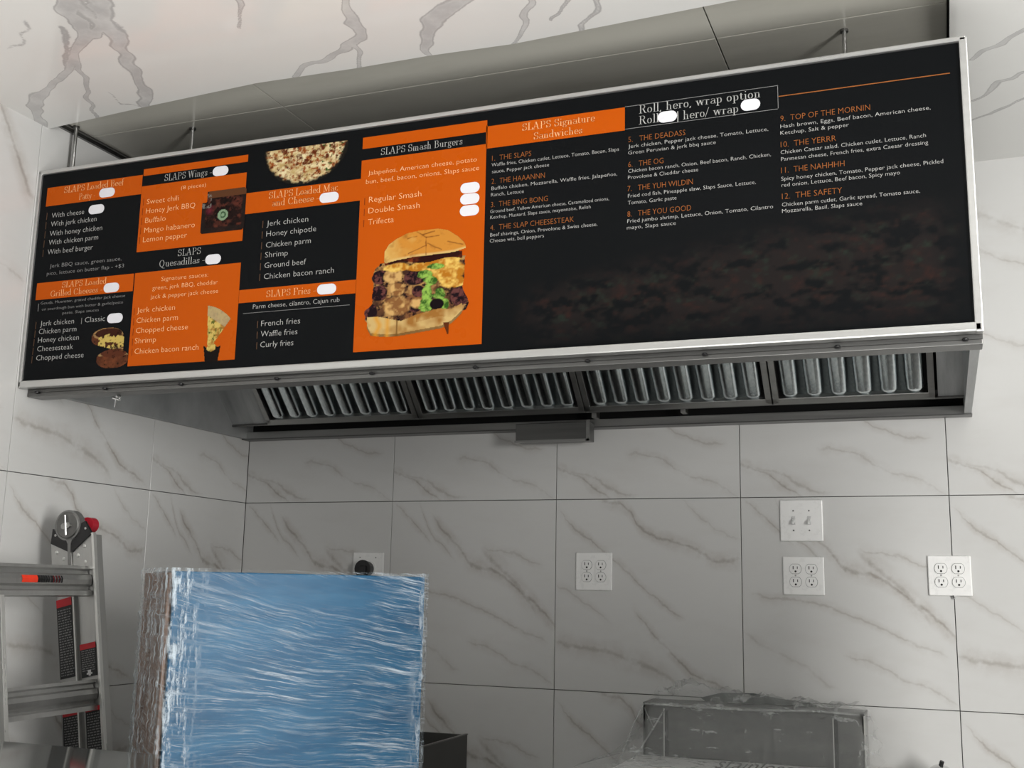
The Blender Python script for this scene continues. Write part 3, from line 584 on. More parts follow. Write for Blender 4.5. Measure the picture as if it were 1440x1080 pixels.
def picture(name, x0, y0, x1, y1, nx, ny, fn, label=None, lift=.0012):
    """fn(u,v)->(rgb, mask), u right 0..1, v up 0..1; x0,y0,x1,y1: left middle / right middle / top / bottom corners in board units"""
    U, V = np.meshgrid(np.linspace(0, 1, nx), np.linspace(0, 1, ny)); rgb, mk = fn(U, V)
    P = np.zeros((ny, nx, 3)); P[..., 0] = x0 + (x1 - x0) * U - BW / 2; P[..., 1] = -lift; P[..., 2] = y0 + (y1 - y0) * V
    idx = np.arange(nx * ny).reshape(ny, nx); F = np.stack([idx[:-1, :-1], idx[:-1, 1:], idx[1:, 1:], idx[1:, :-1]], -1).reshape(-1, 4)
    mm = mk.reshape(-1); F = F[mm[F].sum(1) >= 3]
    me = bpy.data.meshes.new(name); me.from_pydata(P.reshape(-1, 3).tolist(), [], F.tolist())
    at = me.color_attributes.new('print', 'FLOAT_COLOR', 'POINT'); at.data.foreach_set('color', np.concatenate([rgb.reshape(-1, 3), np.ones((nx * ny, 1))], 1).astype(np.float32).ravel())
    me.materials.append(M['photo']); o = lobj(name, me, board)
    if label: o['label'] = label
    return o
def rect(px0, px1):  # pixel left-bottom-ish & right-top-ish -> board rect
    (s0, h0), (s1, h1) = bp(*px0), bp(*px1); return s0, h0, s1, h1
def mac(u, v):
    n = fbm(u * 2, v, 9); n2 = fbm(u * 2 + 7, v + 3, 16); r = ((u - .5) / .5) ** 2 + ((1 - v) / .98) ** 2
    c = mixc(C_(178, 150, 95) + 0 * u[..., None], C_(222, 208, 165), n * 2 - .4); c = mixc(c, C_(140, 72, 32), (n2 - .48) * 5 * (v > .15)); c = mixc(c, C_(88, 40, 20), (fbm(u * 2 + 2, v, 13) - .56) * 6)
    c = mixc(c, C_(60, 80, 35), ((vn(u * 2, v, 17) > .86) & (u > .7)).astype(float)); c = mixc(c, C_(28, 26, 22), (r + .25 * n - .93) * 9)
    return c, r < 1 + .12 * (n - .5)
s0, h0, s1, h1 = rect((383.8, 262), (502.5, 184)); picture('mac_and_cheese_picture', bp(383.8, 230)[0], bp(440, 263)[1], bp(502.5, 225)[0], bp(443, 208)[1], 130, 60, mac, 'half round skillet of baked macaroni and cheese')
def wings(u, v):
    n = fbm(u, v, 10); n2 = fbm(u + 4, v + 9, 18)
    c = mixc(C_(30, 18, 16) + 0 * u[..., None], C_(86, 44, 34), (n - .4) * 3); c = mixc(c, C_(18, 12, 12), (n2 - .5) * 6); c = mixc(c, C_(120, 40, 55), np.clip(1 - np.hypot((u - .2) / .12, (v - .55) / .15), 0, 1) * 1.2 * n2)
    edge = (v < .12) | (v > .83) | (u < .1) | (u > .93); c = mixc(c, C_(30, 24, 22) + 0 * c, edge * .85); c = mixc(c, C_(92, 58, 36), ((v > .84) & (u > .15)) * .9); c = mixc(c, C_(120, 115, 110), ((u < .22) & (v > .6)) * (n2 > .55) * .8)
    d = np.hypot((u - .5) * 1.1, v - .4); c = mixc(c, C_(125, 150, 120), (d < .13).astype(float)); c = mixc(c, C_(60, 85, 60), ((abs(d - .06) < .02) & (u > .45)).astype(float))
    m = (u > .12 * (v > .75)) & (np.abs(u - .5) ** 4 + np.abs(v - .5) ** 4 < .105); return c, m
picture('wings_picture', bp(295, 300)[0], bp(326, 328)[1], bp(357.5, 300)[0], bp(326, 269)[1], 75, 70, wings, 'black tray of sauced wings')
def ques(u, v):
    n = fbm(u, v * 2, 10); c = mixc(C_(200, 175, 95) + 0 * u[..., None], C_(150, 100, 40), (n - .4) * 3); c = mixc(c, C_(90, 95, 40), (fbm(u + 5, v, 18) - .6) * 8)
    left = .12 + .12 * (1 - v); right = left + .05 + .8 * np.clip((v - .2) / .55, 0, 1); sl = (u > left) & (u < right) & (v > .18) & (v < 1 - .28 * u ** 2 - .0)
    crust = (v > .87 - .35 * u) ; c = mixc(c, C_(170, 150, 115), crust * sl * .8); cup = (v < .36 - .1 * np.abs(np.sin(u * 8))) & (np.abs(u - .38) < .23 + .28 * v); k = cup & ~((u > .2) & (u < .5) & (v > .17) & (v > .3 * abs(u - .35) + .17))
    c = mixc(c, C_(22, 16, 14), k.astype(float)); return c, sl | cup
picture('quesadilla_picture', bp(297, 470)[0], bp(316, 511.5)[1], bp(337.5, 470)[0], bp(316, 431)[1], 50, 95, ques, 'folded slice of quesadilla in a dark cup')
def grill(u, v):
    n = fbm(u, v, 9); n2 = fbm(u + 3, v + 2, 17)
    c = np.zeros(u.shape + (3,)) + C_(62, 34, 24); top = ((u - .42) / .42) ** 2 + ((v - .76) / .24) ** 2 < 1; bot = ((u - .6) / .42) ** 2 + ((v - .22) / .24) ** 2 < 1
    mid = (u > .2) & (u < .86) & (v > .4) & (v < .85 - .3 * np.abs(u - .5)) & (v > .62 - .3 * u)
    c = mixc(c, C_(110, 62, 38), n * 1.2); tt = ((u - .45) / .36) ** 2 + ((v - .85) / .12) ** 2 < 1; c = mixc(c, C_(52, 26, 18), tt * .9); ring = (np.abs(((u - .45) / .38) ** 2 + ((v - .85) / .14) ** 2 - 1) < .2); c = mixc(c, C_(165, 130, 85), ring * .8)
    c = mixc(c, C_(200, 175, 95), mid * (n > .36) * .95); c = mixc(c, C_(35, 22, 16), mid * ((np.sin(u * 50) > .4) & (v < .55)) * .9)
    tb = ((u - .62) / .36) ** 2 + ((v - .36) / .1) ** 2 < 1; c = mixc(c, C_(85, 45, 30), tb * .9); rb = np.abs(((u - .62) / .38) ** 2 + ((v - .36) / .12) ** 2 - 1) < .22; c = mixc(c, C_(170, 140, 95), rb * (v > .3) * .7); c = mixc(c, C_(25, 14, 10), (n2 - .6) * 5)
    return c, top | bot | mid | ((u > .18) & (u < .98) & (v > .12) & (v < .3) & (u + v > .4))
picture('grilled_cheese_picture', bp(137, 492)[0], bp(166, 521)[1], bp(192.5, 490)[0], bp(166, 463)[1], 70, 70, grill, 'stack of two toasted sandwich halves with stretching melted cheese')
def burger(u, v):
    # coordinates from a 832 x 825 study: X right, Y down
    Xx = u * 832; Yy = (1 - v) * 825; n = fbm(u, v, 8); n2 = fbm(u + 3, v + 7, 15); n3 = fbm(u + 11, v + 1, 26)
    c = np.zeros(u.shape + (3,)) + C_(60, 38, 28)
    ell = lambda cx, cy, a, b: ((Xx - cx) / a) ** 2 + ((Yy - cy) / b) ** 2
    mask = np.zeros(u.shape, bool)
    fill = ((Yy > 240) & (Yy < 690) & (Xx > 95 + 30 * (n - .5) * 4) & (Xx < 770 + 20 * (n - .5))); 
    lower = np.interp(Yy, [250, 300, 400, 520, 560, 620, 670, 700], [120, 60, 55, 70, 40, 0, 0, 40]); upper = np.interp(Yy, [230, 300, 400, 470, 520, 600, 650, 700], [780, 795, 790, 770, 810, 825, 800, 700])
    meat = (Yy > 235) & (Yy < 700) & (Xx > lower + 24 * (vn(u, v, 16) - .5) * 2) & (Xx < upper + 20 * (vn(u + 2, v, 14) - .5) * 2)
    mask |= meat
    c = mixc(c, C_(118, 78, 48), (n - .35) * 3.2); c = mixc(c, C_(168, 128, 78), (n2 - .5) * 5); c = mixc(c, C_(28, 15, 18), (n3 - .54) * 7)
    for cx, cy, a, b in ((110, 345, 60, 55), (110, 470, 70, 60), (45, 615, 60, 65), (400, 370, 90, 60), (760, 540, 75, 75), (430, 480, 50, 45), (560, 560, 60, 50), (410, 600, 50, 40)):
        c = mixc(c, mixc(np.zeros_like(c) + C_(26, 14, 20), C_(96, 55, 52), (n3 - .45) * 5), (1.15 - ell(cx, cy, a, b)) * 4)
    for cx, cy, a, b in ((220, 345, 75, 55), (260, 455, 60, 50), (270, 580, 120, 75), (430, 570, 70, 50)):
        c = mixc(c, mixc(np.zeros_like(c) + C_(130, 88, 50), C_(200, 160, 100), (n2 - .4) * 4), (1.1 - ell(cx, cy, a, b) - (n - .5)) * 2.5)
    for cx, cy, a, b in ((250, 280, 110, 32), (480, 290, 150, 35), (650, 340, 145, 75), (700, 430, 100, 45), (600, 260, 160, 30)):
        c = mixc(c, mixc(np.zeros_like(c) + C_(172, 108, 28), C_(222, 186, 96), (n2 - .38) * 3.4), (1.15 - ell(cx, cy, a, b) - (n3 - .5) * .8) * 3)
    for cx, cy, a, b in ((480, 350, 60, 35), (500, 500, 45, 70), (490, 590, 60, 55), (600, 520, 50, 50), (640, 600, 35, 50), (560, 300, 70, 25), (520, 410, 60, 40)):
        c = mixc(c, mixc(np.zeros_like(c) + C_(48, 84, 28), C_(140, 178, 78), (n3 - .36) * 3.4), (1.0 - ell(cx, cy, a, b) - (n2 - .5) * 1.6) * 3)
    c = mixc(c, C_(18, 10, 14), (1 - ell(580, 590, 60, 45)) * 4)
    # lower bun
    top = np.interp(Xx, [20, 120, 300, 420, 600, 700, 770], [650, 655, 700, 660, 625, 640, 600]); bot = np.interp(Xx, [20, 60, 150, 260, 400, 620, 700, 770], [730, 800, 815, 820, 805, 780, 745, 680])
    lb = (Xx > 25) & (Xx < 775) & (Yy > top) & (Yy < bot); mask |= lb
    cb = mixc(np.zeros_like(c) + C_(196, 166, 108), C_(150, 102, 46), (n - .42) * 2.4 + (Xx > 420) * .4 * ((top + 60) > Yy)); cb = mixc(cb, C_(90, 58, 24), ((bot - Yy) < 22) * .7); cb = mixc(cb, C_(206, 142, 36), np.clip(1 - np.abs(Xx - 112 - 14 * np.sin(Yy / 22)) / 34, 0, 1) * .8 + np.clip(1 - np.abs(Xx - 192) / 30, 0, 1) * .7); cb = mixc(cb, C_(110, 78, 36), (np.abs(Xx - 268) < 5) * .8)
    c = np.where(lb[..., None], cb, c)
    drip = (np.abs(Xx - 660 - (Yy - 760) * .2) < 22 - (Yy - 740) * .18) & (Yy > 735) & (Yy < 832); mask |= drip; c = np.where(drip[..., None], C_(88, 42, 18) + 0 * c, c)
    # underside shade strip and upper bun
    sh = (Yy > 195) & (Yy < 262) & (Xx > 150) & (Xx < 770); mask |= sh; c = np.where((sh & (Yy < 250 + 12 * np.sin(Xx / 60)))[..., None], mixc(np.zeros_like(c) + C_(40, 12, 10), C_(120, 50, 24), (n2 - .5) * 3), c)
    ub_top = np.interp(Xx, [142, 150, 180, 240, 330, 430, 560, 650, 730, 780, 795], [150, 135, 90, 50, 14, 2, 0, 22, 80, 130, 160]); ub_bot = np.interp(Xx, [142, 160, 250, 400, 560, 700, 795], [225, 238, 222, 206, 205, 200, 180])
    ub = (Xx > 142) & (Xx < 795) & (Yy > ub_top) & (Yy < ub_bot); mask |= ub
    cu_ = mixc(np.zeros_like(c) + C_(196, 132, 52), C_(208, 170, 96), (330 - Xx) / 160 + (n - .5) * 1.6); cu_ = mixc(cu_, C_(206, 172, 108), (Yy - ub_bot + 22) / 12); cu_ = mixc(cu_, C_(150, 92, 34), (n2 - .55) * 2)
    for (xa, ya, xb, yb) in ((478, 60, 478, 200), (478, 60, 400, 10), (478, 60, 580, 55), (478, 130, 340, 180), (490, 110, 600, 170), (330, 60, 400, 50), (650, 110, 770, 150), (540, 20, 450, 40)):
        tt = np.clip(((Xx - xa) * (xb - xa) + (Yy - ya) * (yb - ya)) / ((xb - xa) ** 2 + (yb - ya) ** 2), 0, 1); d = np.hypot(Xx - xa - tt * (xb - xa) + 8 * (n2 - .5) * 2, Yy - ya - tt * (yb - ya) + 8 * (n - .5) * 2); cu_ = mixc(cu_, C_(110, 55, 20), 1 - d / 7)
    c = np.where(ub[..., None], cu_, c)
    return c, mask
picture('burger_picture', bp(528.5, 400)[0], bp(600, 475)[1], bp(675, 400)[0], bp(600, 326.5)[1], 190, 190, burger, 'tall cheeseburger with dripping cheese and lettuce')
def faint(u, v):
    n = fbm(u * 5, v * 2.5, 6); n2 = fbm(u * 5 + 3, v * 2.5, 11); e = np.clip(np.minimum(u, 1 - u) * 14, 0, 1) * np.clip(np.minimum(v + .02, .98 - v - .45 * (1 - u) ** 1.5) * 4, 0, 1) * np.clip((n - .35) * 5, 0, 1)
    base = np.zeros(u.shape + (3,)) + np.array((.0045, .0052, .0060)); c = mixc(base, C_(34, 29, 28), e * .7); c = mixc(c, C_(44, 28, 25), e * (n2 - .55) * 3); c = mixc(c, C_(32, 40, 34), e * (fbm(u * 5 + 8, v * 2, 9) - .62) * 4)
    return c, u > -1
a = bp(735, 400); b_ = bp(1365, 400); picture('faded_sandwich_picture', a[0], .012, b_[0], .30, 260, 70, faint, 'barely visible dark row of sandwiches', .0008)
# ------------------------------------------------------------------ wall plates
def plate_root(name, xc, zc, label, cat, group=None):
    return empty(name, (xc, 0, zc), label, cat, group)
def rounded_plate(wd, ht): return box(B(), (-wd / 2, -.0065, -ht / 2), (wd / 2, 0, ht / 2), .0028)
def outlet(xc, zc, wd, ht, label, group='four-gang duplex outlets on the back wall'):
    r = plate_root('wall_outlet', xc, zc, label, 'outlet', group)
    mobj('cover_plate', rounded_plate(wd, ht), M['white_plastic'], r)
    for i in (-1, 1):
        for j in (-1, 1):
            cx, cz = i * .0235, j * .0195 + .001
            bm = B(); pts = [(x, max(-.0142, min(.0142, y))) for x, y in arc(0, 0, .0172, .0172, 0, 345, 23)]
            prism(bm, pts, .0032, lambda a, b, c: (cx + a, -.0062 - c, cz + b)); rc = mobj('receptacle', bm, M['white_plastic'], r); bm = B(); prism(bm, [(x * 1.06, max(-.0152, min(.0152, y * 1.06))) for x, y in arc(0, 0, .0172, .0172, 0, 345, 23)], .0004, lambda a, b, c: (cx + a, -.0063 - c, cz + b)); mobj('receptacle_gap_shade', bm, M['label_grey'], r)
            bm = B(); box(bm, (cx - .0075, -.0100, cz - .001), (cx - .0050, -.0093, cz + .0085)); mobj('slot', bm, M['black_slot'], rc)
            bm = B(); box(bm, (cx + .0050, -.0100, cz), (cx + .0072, -.0093, cz + .0075)); mobj('slot', bm, M['black_slot'], rc)
            bm = B(); prism(bm, arc(0, 0, .0031, .0031, 0, 330, 11), .0007, lambda a, b, c: (cx + a + .0005, -.0093 - c, cz + b - .0075)); mobj('ground_hole', bm, M['black_slot'], rc)
            # the grey ring round each receptacle paints the shade of its gap
        mobj('plate_screw', sphere(B(), (i * .0235, -.0068, .001), .0026, (1, .5, 1), 10), M['steel'], r)
    return r
outlet(1.3535, 1.510, .123, .122, 'greyish quadruple outlet alone near the middle of the back wall')
outlet(2.017, 1.505, .122, .115, 'white quadruple outlet directly under the double light switch')
o3 = outlet(2.431, 1.511, .118, .115, 'rightmost quadruple outlet, white, over a vertical tile joint')
mobj('wire_end', cyl(B(), (.006, -.004, -.058), (.010, -.006, -.064), .005, 8), M['chrome'], o3)
r = plate_root('wall_outlet', .5265, 1.508, 'outlet with a black plug showing over the top of the blue wrapped cabinet', 'outlet')
mobj('cover_plate', rounded_plate(.121, .116), M['white_plastic'], r)
bm = B(); prism(bm, arc(0, 0, .033, .030, 0, 348, 24), .004, lambda a, b, c: (a, -.0060 - c, b + .001)); mobj('receptacle', bm, M['white_plastic'], r)
for sx in (-.032, .030): mobj('plate_screw', sphere(B(), (sx, -.0068, .040), .0028, (1, .5, 1), 10), M['steel'], r)
r = empty('power_plug', (.5265, -.010, 1.508), 'round black power plug pushed into the outlet above the blue cabinet', 'plug')
bm = B(); cyl(bm, (0, -.036, 0), (0, .0, 0), .031, 20, .026); box(bm, (-.010, -.044, -.040), (.016, -.02, .012), .003); mobj('plug_body', bm, M['black_plastic'], r)
bm = B(); cyl(bm, (.003, -.030, -.03), (.003, -.030, -.48), .007, 10); mobj('cord', bm, M['black_plastic'], r)
r = plate_root('light_switch', 2.015, 1.672, 'double toggle light switch on a white plate above the outlet under the tile joint', 'light switch')
mobj('cover_plate', rounded_plate(.128, .126), M['white_plastic'], r)
for i in (-1, 1):
    cx = i * .0235
    b0 = mobj('toggle_surround', box(B(), (cx - .0055, -.0082, -.013), (cx + .0055, -.006, .013), .0008), M['label_white'], r)
    bm = B(); vs = [bm.verts.new(p) for p in ((cx - .004, -.007, -.006), (cx + .004, -.007, -.006), (cx + .004, -.007, .006), (cx - .004, -.007, .006), (cx - .0032, -.021, -.011), (cx + .0032, -.021, -.011), (cx + .0032, -.021, -.004), (cx - .0032, -.021, -.004))]
    for f in ((0, 1, 2, 3), (7, 6, 5, 4), (0, 4, 5, 1), (1, 5, 6, 2), (2, 6, 7, 3), (3, 7, 4, 0)): bm.faces.new([vs[k] for k in f])
    bmesh.ops.recalc_face_normals(bm, faces=bm.faces); mobj('toggle', bm, M['white_plastic'], r)
    for sz in (-.030, .030): mobj('plate_screw', sphere(B(), (cx, -.0068, sz), .0026, (1, .5, 1), 10), M['label_grey'], r)

# ------------------------------------------------------------------ blue wrapped cabinet
P0 = CAM + 2.4 * ray(242, 800); TH = math.radians(48); WF = .596; WL = .30; HT = P0[2]
cab = empty('wrapped_cabinet', (P0[0], P0[1], 0), 'tall steel cabinet in blue protective film, shrink wrapped, by the left wall', 'cabinet', rz=TH)
# local: x along the front face, y backwards
def blue_mat():
    t = NT('blue_protective_film'); co = t.obj(); n = t.noise(t.mapping(co, (1, 1, 5)), 3, 4, .6)
    t.lk(t.mix(t.mapr(n, .35, .7), (.016, .082, .17), (.034, .135, .25)), t.b.inputs['Base Color']); t.b.inputs['Roughness'].default_value = .4; t.b.inputs['Specular IOR Level'].default_value = .2; return t.m
def wrap_mat():
    t = NT('stretch_film'); co = t.obj(); sx = t.new('ShaderNodeSeparateXYZ'); t.lk(co, sx.inputs[0])
    # film creases and their highlights, painted as whitish streaks: nearly level, sagging to the right; steeper at the left edge
    tilt = t.math('MULTIPLY', sx.outputs[0], t.mapr(sx.outputs[2], 1.0, 1.48, .04, .30))
    zz = t.math('ADD', sx.outputs[2], tilt); lowf = t.noise(co, 4, 3, .5); zz = t.math('ADD', zz, t.math('MULTIPLY', lowf, .05))
    cb = t.new('ShaderNodeCombineXYZ'); t.put(cb.inputs[0], t.math('MULTIPLY', sx.outputs[0], 5.)); t.put(cb.inputs[2], t.math('MULTIPLY', zz, 110.)); t.put(cb.inputs[1], t.math('MULTIPLY', sx.outputs[1], 5.))
    s1 = t.noise(cb.outputs[0], 1.0, 6, .68); s2 = t.noise(cb.outputs[0], 2.7, 4, .7)
    ve = t.mapping(co, (60, 60, 9), (0, .28, 0)); s3 = t.noise(ve, 1.2, 5, .7)
    edge = t.math('MAXIMUM', t.mapr(sx.outputs[0], .10, .015, 0, 1, True), t.math('MULTIPLY', t.mapr(sx.outputs[0], .54, .59, 0, 1, True), .7))
    patch = t.mapr(t.math('ADD', t.noise(t.mapping(co, (3, 3, 5), (0, 0.35, 0)), 1.3, 3, .5), t.mapr(sx.outputs[0], .1, .6, -.08, .10)), .38, .66)
    a1 = t.math('MULTIPLY', t.mapr(s1, .51, .70), t.mapr(patch, 0, 1, .40, 1)); a2 = t.math('MULTIPLY', t.mapr(s2, .54, .68), t.mapr(patch, 0, 1, .30, .85)); a3 = t.math('MULTIPLY', t.mapr(s3, .48, .64), edge)
    # clear window near the top right
    ww = t.math('ADD', t.math('POWER', t.math('DIVIDE', t.math('SUBTRACT', sx.outputs[0], .33), .17), 2.), t.math('POWER', t.math('DIVIDE', t.math('SUBTRACT', sx.outputs[2], HT - .045), .035), 2.))
    clear = t.mapr(ww, .6, 1.4, .12, 1, True)
    al = t.math('MULTIPLY', t.math('MAXIMUM', t.math('MAXIMUM', a1, a2), a3), clear, clamp=True)
    b = t.b; b.inputs['Base Color'].default_value = (.70, .80, .88, 1); b.inputs['Roughness'].default_value = .28; t.bump(t.math('ADD', s1, t.math('MULTIPLY', s3, edge)), .6, .006)
    b.inputs['Specular IOR Level'].default_value = .5; t.lk(t.mapr(al, 0, 1, .0, .78), b.inputs['Alpha'])
    return t.m
M['blue'] = blue_mat(); M['wrap'] = wrap_mat()
def card_mat():
    t = NT('brown_cardboard'); co = t.obj(); n = t.noise(t.mapping(co, (4, 4, 1)), 3, 5, .6); t.lk(t.mix(t.mapr(n, .3, .7), (.16, .105, .08), (.24, .165, .125)), t.b.inputs['Base Color']); t.b.inputs['Roughness'].default_value = .6; return t.m
M['card'] = card_mat()
mobj('cabinet_body', box(B(), (.008, .012, .06), (WF - .008, WL - .01, HT - .004), .004), M['steel_dark'], cab)
mobj('front_door', box(B(), (.006, .002, .08), (WF - .006, .014, HT - .004), .003), M['blue'], cab)
mobj('side_board', box(B(), (-.004, .018, .03), (.007, WL + .02, HT - .008), .002), M['card'], cab)['label'] = 'brown cardboard side sheet'
for a in ((.03, .04), (WF - .07, .04), (.03, WL - .07), (WF - .07, WL - .07)): mobj('foot', box(B(), (a[0], a[1], 0), (a[0] + .04, a[1] + .04, .06)), M['black_plastic'], cab)
# wrinkled wrap round the box
bm = B(); nz = 110; per = []
for i in range(46): per.append((WF * i / 45, -.004, 0))
for i in range(1, 12): per.append((WF + .004, (WL + .02) * i / 11, 1))
left = [(-.009, (WL + .025) * (1 - i / 11), 2) for i in range(12)]
path = left[:-1] + per
vs = []
for k in range(nz + 1):
    z = .7 + (HT + .003 - .7) * k / nz; row = []
    for i, (x, y, f) in enumerate(path):
        d = .0035 * math.sin(z * 140 + x * 25 + 3 * math.sin(x * 9 + z * 3)) + .002 * random.random()
        if f == 0: y -= abs(d) + .001
        elif f == 2: x -= abs(d)
        else: x += abs(d)
        row.append(bm.verts.new((x, y, z)))
    vs.append(row)
for a, b in zip(vs, vs[1:]):
    for i in range(len(path) - 1): bm.faces.new((a[i], a[i + 1], b[i + 1], b[i]))
mobj('shrink_wrap', bm, M['wrap'], cab, True)

# ------------------------------------------------------------------ open topped dark steel bin
bx1, bz, by1 = 1.005, 1.0, -.20
bx0, by0 = .45, -.86
bn = empty('steel_bin', (.73, -.53, 0), 'open topped dark steel bin behind the right edge of the blue cabinet', 'bin')
O = np.array((.73, -.53, 0)); M['bin'] = plain('bin_dark_steel', (.10, .10, .095), .45, .8, nscale=6, namt=.15)
bm = B(); th = .006
for a, b in (((bx1 - th, by0, .1), (bx1, by1, bz)), ((bx0, by0, .1), (bx0 + th, by1, bz)), ((bx0, by1 - th, .1), (bx1, by1, bz)), ((bx0, by0, .1), (bx1, by0 + th, bz))):
    mobj('side_wall', box(B(), np.array(a) - O, np.array(b) - O, .0015), M['bin'], bn)
mobj('bottom_plate', box(B(), np.array((bx0, by0, .55)) - O, np.array((bx1, by1, .56)) - O), M['shade_black'], bn)
mobj('rim_edge', box(B(), np.array((bx1 - .008, by0, bz)) - O, np.array((bx1 + .002, by1, bz + .003)) - O), M['steel_dark'], bn)
for x in (bx0 + .02, bx1 - .06):
    for y in (by0 + .02, by1 - .06): mobj('leg', box(B(), np.array((x, y, 0)) - O, np.array((x + .04, y + .04, .1)) - O), M['bin'], bn)

# ------------------------------------------------------------------ polished steel counter at lower left
cz = 1.12; edge = [on(x, y, 2, cz)[:2] for x, y in ((0, 1043), (222, 1060))]; cy = (edge[0][1] + edge[1][1]) / 2
er = on(222, 1061, 2, cz)[:2]; dv = (CAM[:2] - er); dv = dv / np.linalg.norm(dv)
ctr = empty('counter', (.5, cy - .3, 0), 'polished grey steel counter in the lower left corner, reflecting the ladder', 'counter')
O = np.array((.5, cy - .3, 0)); e2 = er + dv * .55
pts = [(.02, cy), (er[0], cy), (e2[0], e2[1]), (.02, e2[1])]
def counter_mat():
    t = NT('polished_counter'); n = t.noise(t.mapping(t.obj(), (1, 1, 1)), 5, 4, .6); t.lk(t.mix(t.mapr(n, .3, .7), (.30, .32, .31), (.38, .40, .39)), t.b.inputs['Base Color'])
    t.b.inputs['Metallic'].default_value = .9; t.b.inputs['Roughness'].default_value = .07; return t.m
M['counter'] = counter_mat()
mobj('counter_top', prism(B(), pts, -.03, lambda a, b, c: (a - O[0], b - O[1], cz + c)), M['counter'], ctr)
mobj('counter_base', prism(B(), [(.05, cy - .05), (er[0] - .06, cy - .05), (e2[0] - .06, e2[1] + .04), (.05, e2[1] + .04)], cz - .03, lambda a, b, c: (a - O[0], b - O[1], c)), M['steel_side'], ctr)

# ------------------------------------------------------------------ ladder
HP = CAM + 3.1 * ray(103, 742)           # hinge centre
v = ray(120, 900)[:2]; v = v / np.linalg.norm(v); lft = np.array((-v[1], v[0]))
e1 = np.append(.62 * lft - .785 * v, 0); e1 /= np.linalg.norm(e1); e2_ = np.append(-.785 * lft - .62 * v, 0); e2_ /= np.linalg.norm(e2_)
up = np.array((0, 0, 1.)) - .165 * e2_; up /= np.linalg.norm(up); e2p = np.cross(up, e1) * np.sign(np.dot(np.cross(up, e1), e2_)); e2p /= np.linalg.norm(e2p)
lad = empty('step_ladder', (0, 0, 0), 'folded aluminium ladder with round grey hinge leaning on the left wall', 'ladder')
base = HP + up * (-(HP[2]) / up[2])
LM = Matrix(((e1[0], e2p[0], up[0], base[0]), (e1[1], e2p[1], up[1], base[1]), (e1[2], e2p[2], up[2], base[2]), (0, 0, 0, 1)))
lad.location = base; LL = HP[2] / up[2]; Rm = LM.to_3x3(); lad.rotation_euler = Rm.to_euler(); FLIP = Rm.determinant() < 0
# local axes: x = along the rungs to the near rail, y = across the two sections (right), z = up the rails
def fix(p): return (p[0], p[1], p[2])
if FLIP:  # keep a right-handed frame
    Rm = Matrix(((e1[0], -e2p[0], up[0]), (e1[1], -e2p[1], up[1]), (e1[2], -e2p[2], up[2]))); lad.rotation_euler = Rm.to_euler()
YS = -1 if FLIP else 1
def lbox(name, a, b, mat, bev=0, par=None):
    a = (a[0], a[1] * YS, a[2]); b = (b[0], b[1] * YS, b[2]); lo = [min(a[i], b[i]) for i in range(3)]; hi = [max(a[i], b[i]) for i in range(3)]
    return mobj(name, box(B(), lo, hi, bev), M[mat], par or lad)
RT = LL - .055; WID = .362
def rail(y0, y1, xin, sgn, ztop, name='rail'):
    # C-channel: web in the y-z plane at x=xin, flanges going outward (-sgn)
    bm = B(); f = .028 * -sgn
    def bx(a, b):
        a = (a[0], a[1] * YS, a[2]); b = (b[0], b[1] * YS, b[2]); box(bm, [min(a[i], b[i]) for i in range(3)], [max(a[i], b[i]) for i in range(3)])
    bx((xin, y0, .02), (xin + .003 * -sgn, y1, ztop)); bx((xin, y0, .02), (xin + f, y0 + .004, ztop)); bx((xin, y1 - .004, .02), (xin + f, y1, ztop))
    return mobj(name, bm, M['alu'], lad)
rail(-.066, -.006, 0, 1, RT); rB = rail(.006, .070, 0, 1, RT + .025)
ZR1 = (1.443 - base[2]) / up[2] - .043; rail(-.066, -.006, WID, -1, ZR1); rail(.006, .070, WID, -1, ZR1)
lbox('rail_edge', (-.001, .066, .02), (.012, .074, RT + .03), 'alu_bright', .001); lbox('rail_edge', (-.001, -.010, .02), (.006, -.005, RT), 'alu_bright', .0005)
lbox('rail_edge', (WID - .012, .064, .02), (WID + .001, .072, ZR1), 'alu_bright', .001)
for x in (0.0, WID - .02):
    for y in (-.066, .006): lbox('foot', (x, y, 0), (x + .02, y + .06, .03), 'black_plastic', .003)
# rungs: flared top and bottom flanges with a round middle
for k in range(5):
    z = (1.443 - base[2]) / up[2] - .302 * k
    if z < .1: break
    bm = B(); prof = [(-.010, .038), (.012, .038), (.012, .030), (.002, .026), (.004, .017), (.014, .012), (.017, 0), (.014, -.012), (.004, -.017), (.002, -.024), (.014, -.030), (.014, -.042), (-.010, -.042)]
    x0, x1 = .004, WID - .004
    A_ = [bm.verts.new((x0 + (.018 if abs(b) > .025 else 0) * 0, (.040 + a) * YS, z + b)) for a, b in prof]; Bv = [bm.verts.new((x1, (.040 + a) * YS, z + b)) for a, b in prof]
    n = len(prof); bm.faces.new(A_); bm.faces.new(Bv[::-1])
    for i in range(n): bm.faces.new((A_[i], A_[(i + 1) % n], Bv[(i + 1) % n], Bv[i]))
    bmesh.ops.recalc_face_normals(bm, faces=bm.faces); rg = mobj('rung', bm, M['alu'], lad)
